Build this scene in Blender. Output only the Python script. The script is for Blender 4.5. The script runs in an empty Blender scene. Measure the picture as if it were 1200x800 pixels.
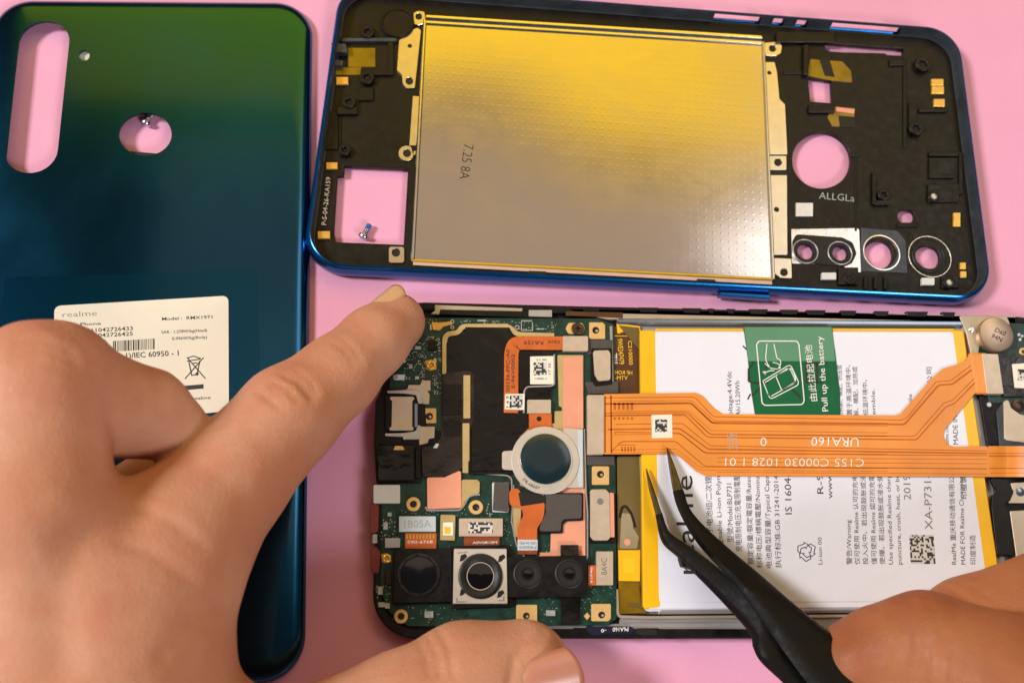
import bpy, math, random
import numpy as np
from mathutils import Vector, Matrix
from mathutils.geometry import tessellate_polygon

random.seed(7)
rng = np.random.default_rng(7)
S = 0.01                       # one millimetre = 0.01 scene units
scn = bpy.context.scene
col = scn.collection

# ------------------------------------------------------------------ camera
F_PX, TILT, ROLL, HGT, YAW = 1208.6, 0.3098, -0.2635, 221.7, 0.2536
def _rz(v, a):
    c, s = math.cos(a), math.sin(a)
    return np.array([c*v[0]-s*v[1], s*v[0]+c*v[1], v[2]])
_c, _s = math.cos(TILT), math.sin(TILT)
_R, _Up, _Fw = np.array([1., 0, 0]), np.array([0, _c, _s]), np.array([0, _s, -_c])
_cr, _sr = math.cos(ROLL), math.sin(ROLL)
CR = _rz(_cr*_R - _sr*_Up, -YAW)
CU = _rz(_sr*_R + _cr*_Up, -YAW)
CF = _rz(_Fw, -YAW)
CPOS = np.array([0., 0., HGT])
cam = bpy.data.cameras.new('camera')
cam.lens, cam.sensor_width = 36*F_PX/1200, 36
cam.clip_start, cam.clip_end = 0.01, 100
camo = bpy.data.objects.new('camera', cam)
camo.matrix_world = Matrix(((CR[0], CU[0], -CF[0], 0), (CR[1], CU[1], -CF[1], 0), (CR[2], CU[2], -CF[2], HGT*S), (0, 0, 0, 1)))
col.objects.link(camo)
scn.camera = camo
cam.dof.use_dof = True
cam.dof.focus_distance = 2.22
cam.dof.aperture_fstop = 1.7

# ------------------------------------------------------------------ light
w = bpy.data.worlds.new('World'); scn.world = w; w.use_nodes = True
w.node_tree.nodes['Background'].inputs[0].default_value = (1.0, 0.88, 0.80, 1)
w.node_tree.nodes['Background'].inputs[1].default_value = 0.055
def area(name, loc, target, sx, sy, power, color):
    l = bpy.data.lights.new(name, 'AREA'); l.shape = 'RECTANGLE'; l.size, l.size_y = sx, sy
    l.energy, l.color = power, color
    o = bpy.data.objects.new(name, l); o.location = loc
    o.rotation_euler = (Vector(target)-Vector(loc)).to_track_quat('-Z', 'Y').to_euler()
    col.objects.link(o); return o
area('front_lamp', (8, -11, 11), (0.0, 0.4, 0), 5, 4, 1150, (1.0, 0.94, 0.95))
area('key_lamp', (-13, 2.0, 13.5), (0.2, 0.6, 0), 3.6, 3.6, 2900, (1.0, 0.96, 0.97))
area('window_lamp', (6.6, 4.5, 10), (0.9, 1.0, 0), 4.8, 3.6, 95, (0.97, 0.96, 1.0))
area('ceiling_lamp', (1.8, 4.3, 11), (1.8, 4.3, 0), 11, 5.4, 75, (1.0, 0.74, 0.55))
area('warm_lamp', (1.5, 11, 11), (1.5, 0, 9), 17, 9.5, 700, (1.0, 0.61, 0.0))
scn.view_settings.view_transform = 'Standard'
scn.view_settings.look = 'None'
scn.view_settings.exposure = 0.24
scn.view_settings.gamma = 1.0
scn.render.engine = 'CYCLES'

# ------------------------------------------------------------------ pixel on a plane -> mm
def U(px, py, z=0.0):
    d = CF*F_PX + CR*(px-600) + CU*(400-py)
    t = (z-HGT)/d[2]
    p = CPOS + d*t
    return (p[0], p[1])
FULL = (0, 0, 1)
def X(reg, p): return (reg[0]+p[0]/reg[2], reg[1]+p[1]/reg[2])
def mmp(reg, pts, z): return [U(*X(reg, p), z) for p in pts]
def pxmm(reg, c, r, z):
    a = X(reg, c); p = U(a[0]-r/reg[2], a[1], z); q = U(a[0]+r/reg[2], a[1], z)
    return math.dist(p, q)/2
# close-up windows of the survey: origin and scale
A = (430, 340, 4); B = (430, 450, 5.335); C = (570, 350, 5.335); D4 = (430, 560, 4); E5 = (570, 480, 5.335); F5 = (570, 600, 5)
G = (680, 350, 3.81); H = (680, 540, 3.636); I4 = (840, 360, 4); J = (1000, 350, 3.81); K = (860, 530, 3.529); L = (740, 500, 2.665)
M3 = (850, 640, 3.429); N5 = (350, 320, 5); FA = (350, 0, 4); FB = (350, 170, 4); FC = (850, 0, 3.429); FD = (850, 160, 3.429); FE = (480, 0, 2.352)
CA = (0, 0, 2.9625); CB = (50, 340, 4.8); Q1 = (1120, 350, 5.333); Q2 = (1120, 500, 5.333); Q3 = (700, 370, 8); Q4 = (715, 550, 4.44)
Q5 = (900, 40, 7.275); Q6 = (1030, 50, 4.706); Q7 = (910, 200, 5); Q8 = (360, 0, 7.275); P1 = (480, 350, 8); P2 = (430, 660, 8); P3 = (660, 700, 5)

# ------------------------------------------------------------------ materials
def lin(c):
    return tuple(((x/255)/12.92 if x/255 <= .04045 else ((x/255+.055)/1.055)**2.4) for x in c)
MATS = {}
def M(name, c, rough=.5, metal=0., var=0., vs=30, bump=0., bs=200, coat=0., coat_r=.05, spec=.5, trans=0., alpha=1., c2=None, sss=0., rvar=0., stretch=None, dist=.003):
    m = bpy.data.materials.new(name); m.use_nodes = True
    nt = m.node_tree; b = nt.nodes['Principled BSDF']; L_ = nt.links
    base = (*lin(c), 1)
    b.inputs['Base Color'].default_value = base
    b.inputs['Roughness'].default_value = rough; b.inputs['Metallic'].default_value = metal
    b.inputs['Coat Weight'].default_value = coat; b.inputs['Coat Roughness'].default_value = coat_r
    b.inputs['Specular IOR Level'].default_value = spec
    b.inputs['Transmission Weight'].default_value = trans; b.inputs['Alpha'].default_value = alpha
    tc = nt.nodes.new('ShaderNodeTexCoord'); co = tc.outputs['Object']
    if stretch:
        mp = nt.nodes.new('ShaderNodeMapping'); mp.inputs['Scale'].default_value = stretch
        L_.new(co, mp.inputs['Vector']); co = mp.outputs['Vector']
    if var > 0 or c2:
        n = nt.nodes.new('ShaderNodeTexNoise'); n.inputs['Scale'].default_value = vs; n.inputs['Detail'].default_value = 5
        L_.new(co, n.inputs['Vector'])
        r = nt.nodes.new('ShaderNodeValToRGB')
        r.color_ramp.elements[0].position, r.color_ramp.elements[1].position = .3, .7
        if c2: a0, a1 = lin(c), lin(c2)
        else: a0, a1 = [x*(1-var) for x in base[:3]], [min(1, x*(1+var)) for x in base[:3]]
        r.color_ramp.elements[0].color = (*a0, 1); r.color_ramp.elements[1].color = (*a1, 1)
        L_.new(n.outputs['Fac'], r.inputs['Fac']); L_.new(r.outputs['Color'], b.inputs['Base Color'])
    if rvar > 0:
        n = nt.nodes.new('ShaderNodeTexNoise'); n.inputs['Scale'].default_value = vs*2; n.inputs['Detail'].default_value = 6
        L_.new(co, n.inputs['Vector'])
        mr = nt.nodes.new('ShaderNodeMapRange'); mr.inputs['To Min'].default_value = max(0, rough-rvar); mr.inputs['To Max'].default_value = min(1, rough+rvar)
        mr.inputs['From Min'].default_value, mr.inputs['From Max'].default_value = .3, .7
        L_.new(n.outputs['Fac'], mr.inputs['Value']); L_.new(mr.outputs['Result'], b.inputs['Roughness'])
    if bump > 0:
        n = nt.nodes.new('ShaderNodeTexNoise'); n.inputs['Scale'].default_value = bs; n.inputs['Detail'].default_value = 4
        L_.new(co, n.inputs['Vector'])
        bp = nt.nodes.new('ShaderNodeBump'); bp.inputs['Strength'].default_value = min(1, bump); bp.inputs['Distance'].default_value = dist
        L_.new(n.outputs['Fac'], bp.inputs['Height']); L_.new(bp.outputs['Normal'], b.inputs['Normal'])
    if sss > 0:
        b.inputs['Subsurface Weight'].default_value = sss
        b.inputs['Subsurface Radius'].default_value = (1.0, .35, .18); b.inputs['Subsurface Scale'].default_value = .03
    MATS[name] = m
    return m
M('table', (229, 162, 192), .42, var=.06, vs=2.2, bump=.16, bs=140, spec=.5, rvar=.06)
M('cover_blue', (24, 86, 120), .2, 1.0, var=.3, vs=1.1, rvar=.07, coat=.4, coat_r=.08)
M('cover_inner', (12, 12, 14), .6)
M('film', (14, 84, 116), .2, 1.0, var=.12, vs=2, coat=.3, coat_r=.1)
M('paper', (232, 226, 208), .55, var=.03, vs=10)
M('ink', (40, 38, 36), .6)
M('ink_grey', (120, 116, 108), .6)
M('white_ink', (235, 235, 230), .5)
M('white_ink_dull', (170, 175, 172), .5)
M('rim_blue', (6, 92, 158), .22, .85, var=.12, vs=3, coat=.3)
M('moulding', (20, 17, 9), .42, var=.25, vs=25, bump=.15, bs=120, spec=.3, rvar=.1)
M('moulding_wall', (54, 60, 66), .38, var=.3, vs=20, bump=.25, bs=60, rvar=.1)
M('moulding_dark', (16, 15, 14), .5, var=.2, vs=30, bump=.2, bs=100)
M('steel', (205, 200, 190), .2, 1, var=.04, vs=8)
M('steel_bright', (225, 222, 215), .18, 1, var=.05, vs=30, bump=.05, bs=60)
M('lug', (220, 212, 190), .3, 1, var=.05, vs=40)
M('gold', (232, 186, 92), .38, .75, var=.08, vs=60, bump=.1)
M('gold_pad', (228, 188, 122), .45, .4, var=.06, vs=60, bump=.1)
M('hole_dark', (14, 10, 8), .5)
M('amber_tape', (120, 92, 10), .2, var=.3, vs=20, coat=.5)
M('silver_sheet', (210, 205, 198), .25, 1, bump=.5, bs=30)
M('pcb', (6, 50, 38), .38, var=.35, vs=45, bump=.12, bs=150, coat=.1, rvar=.1)
M('black_plastic', (13, 12, 12), .4, var=.3, vs=30, bump=.15, bs=100, rvar=.1, spec=.32)
M('black_glass', (6, 6, 7), .08, coat=.5)
M('black_film', (15, 13, 12), .2, var=.3, vs=15, bump=.6, bs=7, rvar=.1, spec=.45, dist=.02)
M('black_tape', (34, 30, 27), .28, var=.35, vs=14, bump=.7, bs=14, rvar=.12, dist=.012)
M('grey_foam', (74, 68, 64), .7, var=.1, vs=40, bump=.2)
M('shield_tan', (205, 188, 165), .38, .35, var=.05, vs=30, bump=.12, bs=80, rvar=.08)
M('shield_gold', (210, 186, 128), .36, .5, var=.07, vs=40)
M('copper', (228, 158, 128), .5, .15, var=.05, vs=20, bump=.12)
M('flex_orange', (226, 142, 54), .36, var=.1, vs=10, coat=.25, coat_r=.2, bump=.5, bs=4, dist=.02)
M('flex_trace', (186, 98, 24), .4, var=.1, vs=20)
M('flex_brown', (196, 98, 40), .4, var=.15, vs=20, bump=.1)
M('flex_brown_dark', (132, 62, 26), .4, var=.2, vs=40)
M('silver', (205, 205, 205), .3, .8, var=.1, vs=60)
M('solder', (195, 200, 195), .35, .6, var=.2, vs=100)
M('white_plate', (206, 208, 204), .4, var=.04, vs=30)
M('blue_white', (190, 205, 212), .35, var=.06, vs=30)
M('chassis_metal', (176, 174, 172), .42, .6, var=.08, vs=12, bump=.12, bs=80)
M('chassis_tan', (190, 174, 150), .4, .55, var=.08, vs=14, bump=.12, bs=60)
M('rail', (150, 166, 184), .22, .9, var=.1, vs=8)
M('battery_white', (226, 228, 238), .36, var=.02, vs=5, bump=.4, bs=6, coat=.25, coat_r=.2, dist=.015)
M('battery_yellow', (240, 184, 12), .35, var=.07, vs=10, bump=.2, bs=15, coat=.3, coat_r=.15)
M('tab_green', (2, 92, 52), .35, var=.1, vs=6, spec=.3)
M('tab_green_pale', (84, 138, 104), .35, var=.1, vs=6)
M('amber', (150, 112, 48), .22, var=.35, vs=9, bump=.3, bs=12, coat=.4)
M('olive_film', (104, 88, 44), .2, var=.2, vs=8, bump=.3, bs=10, coat=.4)
M('brown_film', (78, 46, 18), .25, var=.3, vs=12, bump=.3, bs=20, coat=.4)
M('film_reflection', (150, 138, 108), .2, var=.25, vs=8, bump=.3, bs=10, coat=.3)  # paler film tone painting the grey reflections on the clear film
M('yellow_ink', (224, 176, 40), .5)
M('lens_glass', (5, 5, 8), .04, coat=1, coat_r=.02)
M('lens_blue', (9, 12, 22), .1, coat=1, coat_r=.03)
M('sensor', (13, 38, 45), .25, coat=.4, coat_r=.15)
M('sensor_ring', (214, 206, 192), .34, .4, var=.04, vs=30)
M('led_yellow', (236, 190, 30), .4)
M('led_white', (235, 232, 215), .4)
M('reflection_red', (118, 46, 38), .5, var=.15, vs=20)  # reddish reflection on the phone's side, as a plain colour
M('motor', (196, 172, 150), .32, .8, var=.05, vs=30)
M('tweezer_black', (7, 6, 6), .58, var=.35, vs=30, bump=.22, bs=130, rvar=.1, spec=.2)
M('tweezer_steel', (84, 78, 72), .32, 1, var=.2, vs=50, bump=.1, stretch=(1, 1, 1))
M('yellow_reflection', (238, 192, 40), .4, .3, var=.05, vs=20)  # yellow reflection on bent steel, put into the base colour
M('beige_edge', (222, 190, 172), .45, .2, var=.06, vs=20)
M('screw_steel', (190, 190, 195), .25, 1, var=.1, vs=80)
M('thread_lock', (30, 110, 190), .45)
M('screw_dark', (96, 80, 66), .35, .9, var=.2, vs=90)
M('navy_flex', (18, 26, 48), .35, var=.1, vs=30)

def code_mat():
    m = bpy.data.materials.new('dot_code'); m.use_nodes = True
    nt = m.node_tree; b = nt.nodes['Principled BSDF']; b.inputs['Roughness'].default_value = .55
    tc = nt.nodes.new('ShaderNodeTexCoord')
    mp = nt.nodes.new('ShaderNodeVectorMath'); mp.operation = 'MULTIPLY'; mp.inputs[1].default_value = (240, 240, 0)
    fl = nt.nodes.new('ShaderNodeVectorMath'); fl.operation = 'FLOOR'
    wn = nt.nodes.new('ShaderNodeTexWhiteNoise'); wn.noise_dimensions = '2D'
    gt = nt.nodes.new('ShaderNodeMath'); gt.operation = 'GREATER_THAN'; gt.inputs[1].default_value = .48
    mx = nt.nodes.new('ShaderNodeMix'); mx.data_type = 'RGBA'
    mx.inputs[6].default_value = (.62, .6, .56, 1); mx.inputs[7].default_value = (.03, .03, .03, 1)
    l = nt.links
    l.new(tc.outputs['Object'], mp.inputs[0]); l.new(mp.outputs[0], fl.inputs[0]); l.new(fl.outputs[0], wn.inputs['Vector'])
    l.new(wn.outputs['Value'], gt.inputs[0]); l.new(gt.outputs[0], mx.inputs[0]); l.new(mx.outputs[2], b.inputs['Base Color'])
    MATS['dot_code'] = m
code_mat()

def dimple_steel():
    m = MATS['battery_steel'] = bpy.data.materials.new('battery_steel'); m.use_nodes = True
    nt = m.node_tree; b = nt.nodes['Principled BSDF']; l = nt.links
    b.inputs['Base Color'].default_value = (.62, .58, .54, 1); b.inputs['Metallic'].default_value = 1; b.inputs['Roughness'].default_value = .17
    nr = nt.nodes.new('ShaderNodeTexNoise'); nr.inputs['Scale'].default_value = 7; nr.inputs['Detail'].default_value = 8; nr.inputs['Distortion'].default_value = 1.5
    rr_ = nt.nodes.new('ShaderNodeMapRange'); rr_.inputs['From Min'].default_value, rr_.inputs['From Max'].default_value = .35, .7
    rr_.inputs['To Min'].default_value, rr_.inputs['To Max'].default_value = .15, .19
    l.new(nr.outputs['Fac'], rr_.inputs['Value']); l.new(rr_.outputs['Result'], b.inputs['Roughness'])
    tc = nt.nodes.new('ShaderNodeTexCoord')
    rot = nt.nodes.new('ShaderNodeMapping'); rot.inputs['Rotation'].default_value = (0, 0, .05); rot.inputs['Scale'].default_value = (52, 52, 0)
    fr = nt.nodes.new('ShaderNodeVectorMath'); fr.operation = 'FRACTION'
    sb = nt.nodes.new('ShaderNodeVectorMath'); sb.operation = 'SUBTRACT'; sb.inputs[1].default_value = (.5, .5, 0)
    ln = nt.nodes.new('ShaderNodeVectorMath'); ln.operation = 'LENGTH'
    mr = nt.nodes.new('ShaderNodeMapRange'); mr.interpolation_type = 'SMOOTHSTEP'
    mr.inputs['From Min'].default_value, mr.inputs['From Max'].default_value = .05, .22
    mr.inputs['To Min'].default_value, mr.inputs['To Max'].default_value = 1, 0
    l.new(tc.outputs['Object'], rot.inputs[0]); l.new(rot.outputs[0], fr.inputs[0]); l.new(fr.outputs[0], sb.inputs[0])
    l.new(sb.outputs[0], ln.inputs[0]); l.new(ln.outputs['Value'], mr.inputs['Value'])
    b1 = nt.nodes.new('ShaderNodeBump'); b1.inputs['Strength'].default_value = .12; b1.inputs['Distance'].default_value = .0004
    l.new(mr.outputs['Result'], b1.inputs['Height'])
    n = nt.nodes.new('ShaderNodeTexNoise'); n.inputs['Scale'].default_value = 1.9; n.inputs['Detail'].default_value = 0
    l.new(tc.outputs['Object'], n.inputs['Vector'])
    b2 = nt.nodes.new('ShaderNodeBump'); b2.inputs['Strength'].default_value = .45; b2.inputs['Distance'].default_value = .03
    l.new(n.outputs['Fac'], b2.inputs['Height']); l.new(b1.outputs['Normal'], b2.inputs['Normal']); l.new(b2.outputs['Normal'], b.inputs['Normal'])
dimple_steel()

def skin_mat(name, c, c2, red=(192, 114, 88)):
    m = M(name, c, .5, var=.1, vs=4, c2=c2, sss=.25, spec=.28)
    nt = m.node_tree; b = nt.nodes['Principled BSDF']; l = nt.links
    tc = nt.nodes.new('ShaderNodeTexCoord')
    v = nt.nodes.new('ShaderNodeTexVoronoi'); v.feature = 'DISTANCE_TO_EDGE'; v.inputs['Scale'].default_value = 95
    n = nt.nodes.new('ShaderNodeTexNoise'); n.inputs['Scale'].default_value = 28; n.inputs['Detail'].default_value = 6
    l.new(tc.outputs['Object'], v.inputs['Vector']); l.new(tc.outputs['Object'], n.inputs['Vector'])
    b1 = nt.nodes.new('ShaderNodeBump'); b1.inputs['Strength'].default_value = .22; b1.inputs['Distance'].default_value = .004
    b2 = nt.nodes.new('ShaderNodeBump'); b2.inputs['Strength'].default_value = .26; b2.inputs['Distance'].default_value = .008
    l.new(v.outputs['Distance'], b1.inputs['Height']); l.new(n.outputs['Fac'], b2.inputs['Height'])
    l.new(b1.outputs['Normal'], b2.inputs['Normal']); l.new(b2.outputs['Normal'], b.inputs['Normal'])
    # uneven blood colour and small pale marks
    src = b.inputs['Base Color'].links[0].from_socket
    n2 = nt.nodes.new('ShaderNodeTexNoise'); n2.inputs['Scale'].default_value = 11; n2.inputs['Detail'].default_value = 4; n2.inputs['Distortion'].default_value = .6
    l.new(tc.outputs['Object'], n2.inputs['Vector'])
    mr = nt.nodes.new('ShaderNodeMapRange'); mr.inputs['From Min'].default_value, mr.inputs['From Max'].default_value = .45, .72
    mr.inputs['To Min'].default_value, mr.inputs['To Max'].default_value = 0, .38
    l.new(n2.outputs['Fac'], mr.inputs['Value'])
    mx = nt.nodes.new('ShaderNodeMix'); mx.data_type = 'RGBA'; mx.inputs[7].default_value = (*lin(red), 1)
    l.new(mr.outputs['Result'], mx.inputs[0]); l.new(src, mx.inputs[6]); l.new(mx.outputs[2], b.inputs['Base Color'])
    n3 = nt.nodes.new('ShaderNodeTexNoise'); n3.inputs['Scale'].default_value = 40; n3.inputs['Detail'].default_value = 5
    l.new(tc.outputs['Object'], n3.inputs['Vector'])
    m3 = nt.nodes.new('ShaderNodeMapRange'); m3.inputs['To Min'].default_value, m3.inputs['To Max'].default_value = .48, .7
    m3.inputs['From Min'].default_value, m3.inputs['From Max'].default_value = .3, .7
    l.new(n3.outputs['Fac'], m3.inputs['Value']); l.new(m3.outputs['Result'], b.inputs['Roughness'])
    return m
skin_mat('skin', (184, 124, 91), (208, 159, 132))
skin_mat('skin_shaded', (152, 90, 54), (178, 118, 78), (142, 74, 48))  # darker copy of the skin; shade on the tweezer hand painted in
M('nail', (214, 168, 124), .24, var=.05, vs=12, sss=.2, coat=.2, coat_r=.2)
M('nail_thumb', (190, 130, 108), .3, var=.06, vs=12, sss=.2, coat=.2, coat_r=.2)

# ------------------------------------------------------------------ objects
def empty(name, base, label=None, cat=None):
    o = bpy.data.objects.new(name, None); col.objects.link(o)
    o.empty_display_size = .05
    o.location = (base[0]*S, base[1]*S, base[2]*S)
    if label: o['label'] = label; o['category'] = cat
    return o
def base_of(par):
    v = Vector((0, 0, 0))
    while par is not None:
        v += par.location; par = par.parent
    return v
def put(name, V, Fc, mat, par=None, smooth=False, label=None):
    me = bpy.data.meshes.new(name)
    b = base_of(par)
    V = [(v[0]*S-b.x, v[1]*S-b.y, v[2]*S-b.z) for v in V]
    me.from_pydata(V, [], [tuple(f) for f in Fc])
    mats = mat if isinstance(mat, (list, tuple)) else [mat]
    for x in mats: me.materials.append(MATS[x])
    if smooth: me.polygons.foreach_set('use_smooth', [True]*len(me.polygons))
    me.validate(); me.update()
    o = bpy.data.objects.new(name, me); col.objects.link(o)
    if par is not None: o.parent = par
    if label: o['label'] = label
    return o
def ccw(p):
    a = sum(p[i-1][0]*p[i][1]-p[i][0]*p[i-1][1] for i in range(len(p)))
    return list(p) if a > 0 else list(p)[::-1]
def fillet(p, r, n=5):
    out = []; N = len(p)
    for i in range(N):
        q0, q, q1 = np.array(p[i-1]), np.array(p[i]), np.array(p[(i+1) % N])
        a, b = q0-q, q1-q; la, lb = np.linalg.norm(a), np.linalg.norm(b)
        ri = r[i] if isinstance(r, (list, tuple)) else r
        if ri <= 0 or la < 1e-6 or lb < 1e-6: out.append(tuple(q)); continue
        a, b = a/la, b/lb
        ang = math.acos(max(-1, min(1, float(a@b))))
        if ang > 3.0: out.append(tuple(q)); continue
        t = min(ri/math.tan(ang/2), la*.48, lb*.48)
        p0, p1 = q+a*t, q+b*t
        for k in range(n+1):
            s = k/n
            out.append(tuple((1-s)**2*p0+2*s*(1-s)*q+s*s*p1) if ang > 2.3 else tuple(_arc(q, a, b, t, ang, s)))
    return out
def _arc(q, a, b, t, ang, s):
    r = t*math.tan(ang/2); bis = (a+b); bis /= np.linalg.norm(bis)
    c = q+bis*(r/math.sin(ang/2))
    v0, v1 = q+a*t-c, q+b*t-c
    th = math.pi-ang
    return c+(v0*math.sin((1-s)*th)+v1*math.sin(s*th))/math.sin(th)
def offset(p, d):
    out = []; N = len(p)
    for i in range(N):
        a = np.array(p[i])-np.array(p[i-1]); b = np.array(p[(i+1) % N])-np.array(p[i])
        na = np.array([a[1], -a[0]])/(np.linalg.norm(a)+1e-9); nb = np.array([b[1], -b[0]])/(np.linalg.norm(b)+1e-9)
        n = na+nb; l = np.linalg.norm(n)
        n = n/l if l > 1e-6 else na
        k = max(.5, float(n@na))
        out.append(tuple(np.array(p[i])+n*d/k))
    return out
def prism_mm(name, outer, z0, z1, mat, par, holes=(), bev=.06, smooth=False, label=None):
    outer = ccw(outer); holes = [ccw(h)[::-1] for h in holes]
    V, Fc = [], []
    loops = [outer]+holes
    tops = []
    for lp in loops:
        n = len(lp); i0 = len(V)
        lt = offset(lp, -bev) if bev > 0 else lp
        V += [(x, y, z0) for x, y in lp]
        V += [(x, y, z1-bev) for x, y in lp]
        if bev > 0: V += [(x, y, z1) for x, y in lt]
        for k in range(n):
            k2 = (k+1) % n
            Fc.append((i0+k, i0+k2, i0+n+k2, i0+n+k))
            if bev > 0: Fc.append((i0+n+k, i0+n+k2, i0+2*n+k2, i0+2*n+k))
        tops.append((i0+(2*n if bev > 0 else n), n, lt))
    if not holes:
        i0, n, _ = tops[0]
        Fc.append(tuple(range(i0, i0+n)))
    else:
        idx = [i0+k for i0, n, _ in tops for k in range(n)]
        tri = tessellate_polygon([[Vector((x, y, 0)) for x, y in lt] for _, _, lt in tops])
        for t in tri:
            a, b, c = (V[idx[q]] for q in t)
            cr = (b[0]-a[0])*(c[1]-a[1])-(b[1]-a[1])*(c[0]-a[0])
            Fc.append(tuple(idx[q] for q in (t if cr > 0 else t[::-1])))
    return put(name, V, Fc, mat, par, smooth, label)
def box4(b): return [(b[0], b[1]), (b[2], b[1]), (b[2], b[3]), (b[0], b[3])]
def circ(c, rx, ry=None, n=28):
    ry = ry or rx
    return [(c[0]+rx*math.cos(2*math.pi*k/n), c[1]+ry*math.sin(2*math.pi*k/n)) for k in range(n)]
def P(name, reg, pts, z0, z1, mat, par, rad=0., holes=(), bev=.06, label=None):
    if not isinstance(pts[0], (tuple, list)): pts = box4(pts)
    p = ccw(mmp(reg, pts, z1))
    if rad: p = fillet(p, rad)
    hs = [mmp(reg, h, z1) for h in holes]
    return prism_mm(name, p, z0, z1, mat, par, hs, bev, label=label)
def lathe(name, reg, c, r, prof, mat, par, n=40, opened=False, label=None):
    """prof: (fraction of r, z) from outside bottom to the centre top"""
    zt = max(z for _, z in prof)
    cx, cy = U(*X(reg, c), zt); R = pxmm(reg, c, r, zt)
    V, Fc = [], []
    for f, z in prof:
        for k in range(n):
            a = 2*math.pi*k/n
            V.append((cx+R*f*math.cos(a), cy+R*f*math.sin(a), z))
    for j in range(len(prof)-1):
        for k in range(n):
            k2 = (k+1) % n
            Fc.append((j*n+k, j*n+k2, (j+1)*n+k2, (j+1)*n+k))
    if prof[-1][0] > 1e-3 and not opened: Fc.append(tuple(range((len(prof)-1)*n, len(prof)*n)))
    o = put(name, V, Fc, mat, par, True, label)
    o.data.set_sharp_from_angle(angle=math.radians(32))
    return o
def ring(name, reg, c, r, rin, z0, z1, mat, par, bev=.06):
    cx, cy = U(*X(reg, c), z1); R = pxmm(reg, c, r, z1); R2 = pxmm(reg, c, rin, z1)
    return prism_mm(name, circ((cx, cy), R, n=32), z0, z1, mat, par, [circ((cx, cy), R2, n=24)], bev)
def disc(name, reg, c, r, z0, z1, mat, par, bev=.05):
    cx, cy = U(*X(reg, c), z1); R = pxmm(reg, c, r, z1)
    return prism_mm(name, circ((cx, cy), R, n=24), z0, z1, mat, par, (), bev)
def strip(name, reg, pts, width, z0, z1, mat, par, closed=False, bev=.03, rad=0., wmm=None):
    """a band of constant width along a polyline in the survey window (width in window units)"""
    q = mmp(reg, pts, z1)
    wm = wmm if wmm else pxmm(reg, pts[len(pts)//2], width/2, z1)*2
    q = [np.array(p) for p in q]
    if rad:
        qq = [q[0]]
        for i in range(1, len(q)-1):
            a, b = q[i-1]-q[i], q[i+1]-q[i]; la, lb = np.linalg.norm(a), np.linalg.norm(b)
            t = min(rad, la*.49, lb*.49); p0, p1 = q[i]+a/la*t, q[i]+b/lb*t
            for k in range(7):
                s = k/6; qq.append((1-s)**2*p0+2*s*(1-s)*q[i]+s*s*p1)
        qq.append(q[-1]); q = qq
    l, r = [], []
    for i in range(len(q)):
        t0 = q[i]-q[i-1] if i > 0 else q[1]-q[0]
        t1 = q[i+1]-q[i] if i < len(q)-1 else t0
        t0 = t0/(np.linalg.norm(t0)+1e-9); t1 = t1/(np.linalg.norm(t1)+1e-9)
        t = t0+t1; t /= np.linalg.norm(t)+1e-9
        n = np.array([-t[1], t[0]]); k = max(.6, float(n@np.array([-t0[1], t0[0]])))
        l.append(tuple(q[i]+n*wm/2/k)); r.append(tuple(q[i]-n*wm/2/k))
    V, Fc = [], []
    m = len(l)
    for a, b in zip(l, r):
        V += [(a[0], a[1], z0), (a[0], a[1], z1), (b[0], b[1], z1), (b[0], b[1], z0)]
    for i in range(m-1):
        for k in range(4):
            Fc.append((i*4+k, i*4+(k+1) % 4, (i+1)*4+(k+1) % 4, (i+1)*4+k))
    Fc += [(3, 2, 1, 0), tuple((m-1)*4+k for k in range(4))]
    Fc = [f[::-1] for f in Fc]
    return put(name, V, Fc, mat, par)
def ribbon(name, Lp, Rp, Z, th, mat, par, round_=True):
    """a solid strap between a left and a right edge given as photo points, with a height at each station"""
    V, Fc = [], []; m = len(Lp)
    for (a, b, z) in zip(Lp, Rp, Z):
        p = np.array([*U(*a, z), z]); q = np.array([*U(*b, z), z])
        d = (q-p); t = th(z) if callable(th) else th
        if round_:
            sec = [(0, -.5), (0, .2), (.12, .5), (.88, .5), (1, .2), (1, -.5)]
        else: sec = [(0, -.5), (0, .5), (1, .5), (1, -.5)]
        for s, h in sec: V.append(tuple(p+d*s+np.array([0, 0, h*t])))
    k = len(V)//m
    for i in range(m-1):
        for j in range(k):
            Fc.append((i*k+j, (i+1)*k+j, (i+1)*k+(j+1) % k, i*k+(j+1) % k))
    Fc += [tuple(range(k)), tuple(range((m-1)*k, m*k))[::-1]]
    return put(name, V, Fc, mat, par, False)
def subdiv_path(pts, n):
    """Catmull-Rom through tuples"""
    P_ = [np.array(p, float) for p in pts]; out = []
    for i in range(len(P_)-1):
        p0 = P_[max(0, i-1)]; p1, p2 = P_[i], P_[i+1]; p3 = P_[min(len(P_)-1, i+2)]
        for k in range(n):
            t = k/n
            out.append(.5*((2*p1)+(-p0+p2)*t+(2*p0-5*p1+4*p2-p3)*t*t+(-p0+3*p1-3*p2+p3)*t**3))
    out.append(P_[-1]); return out
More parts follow.
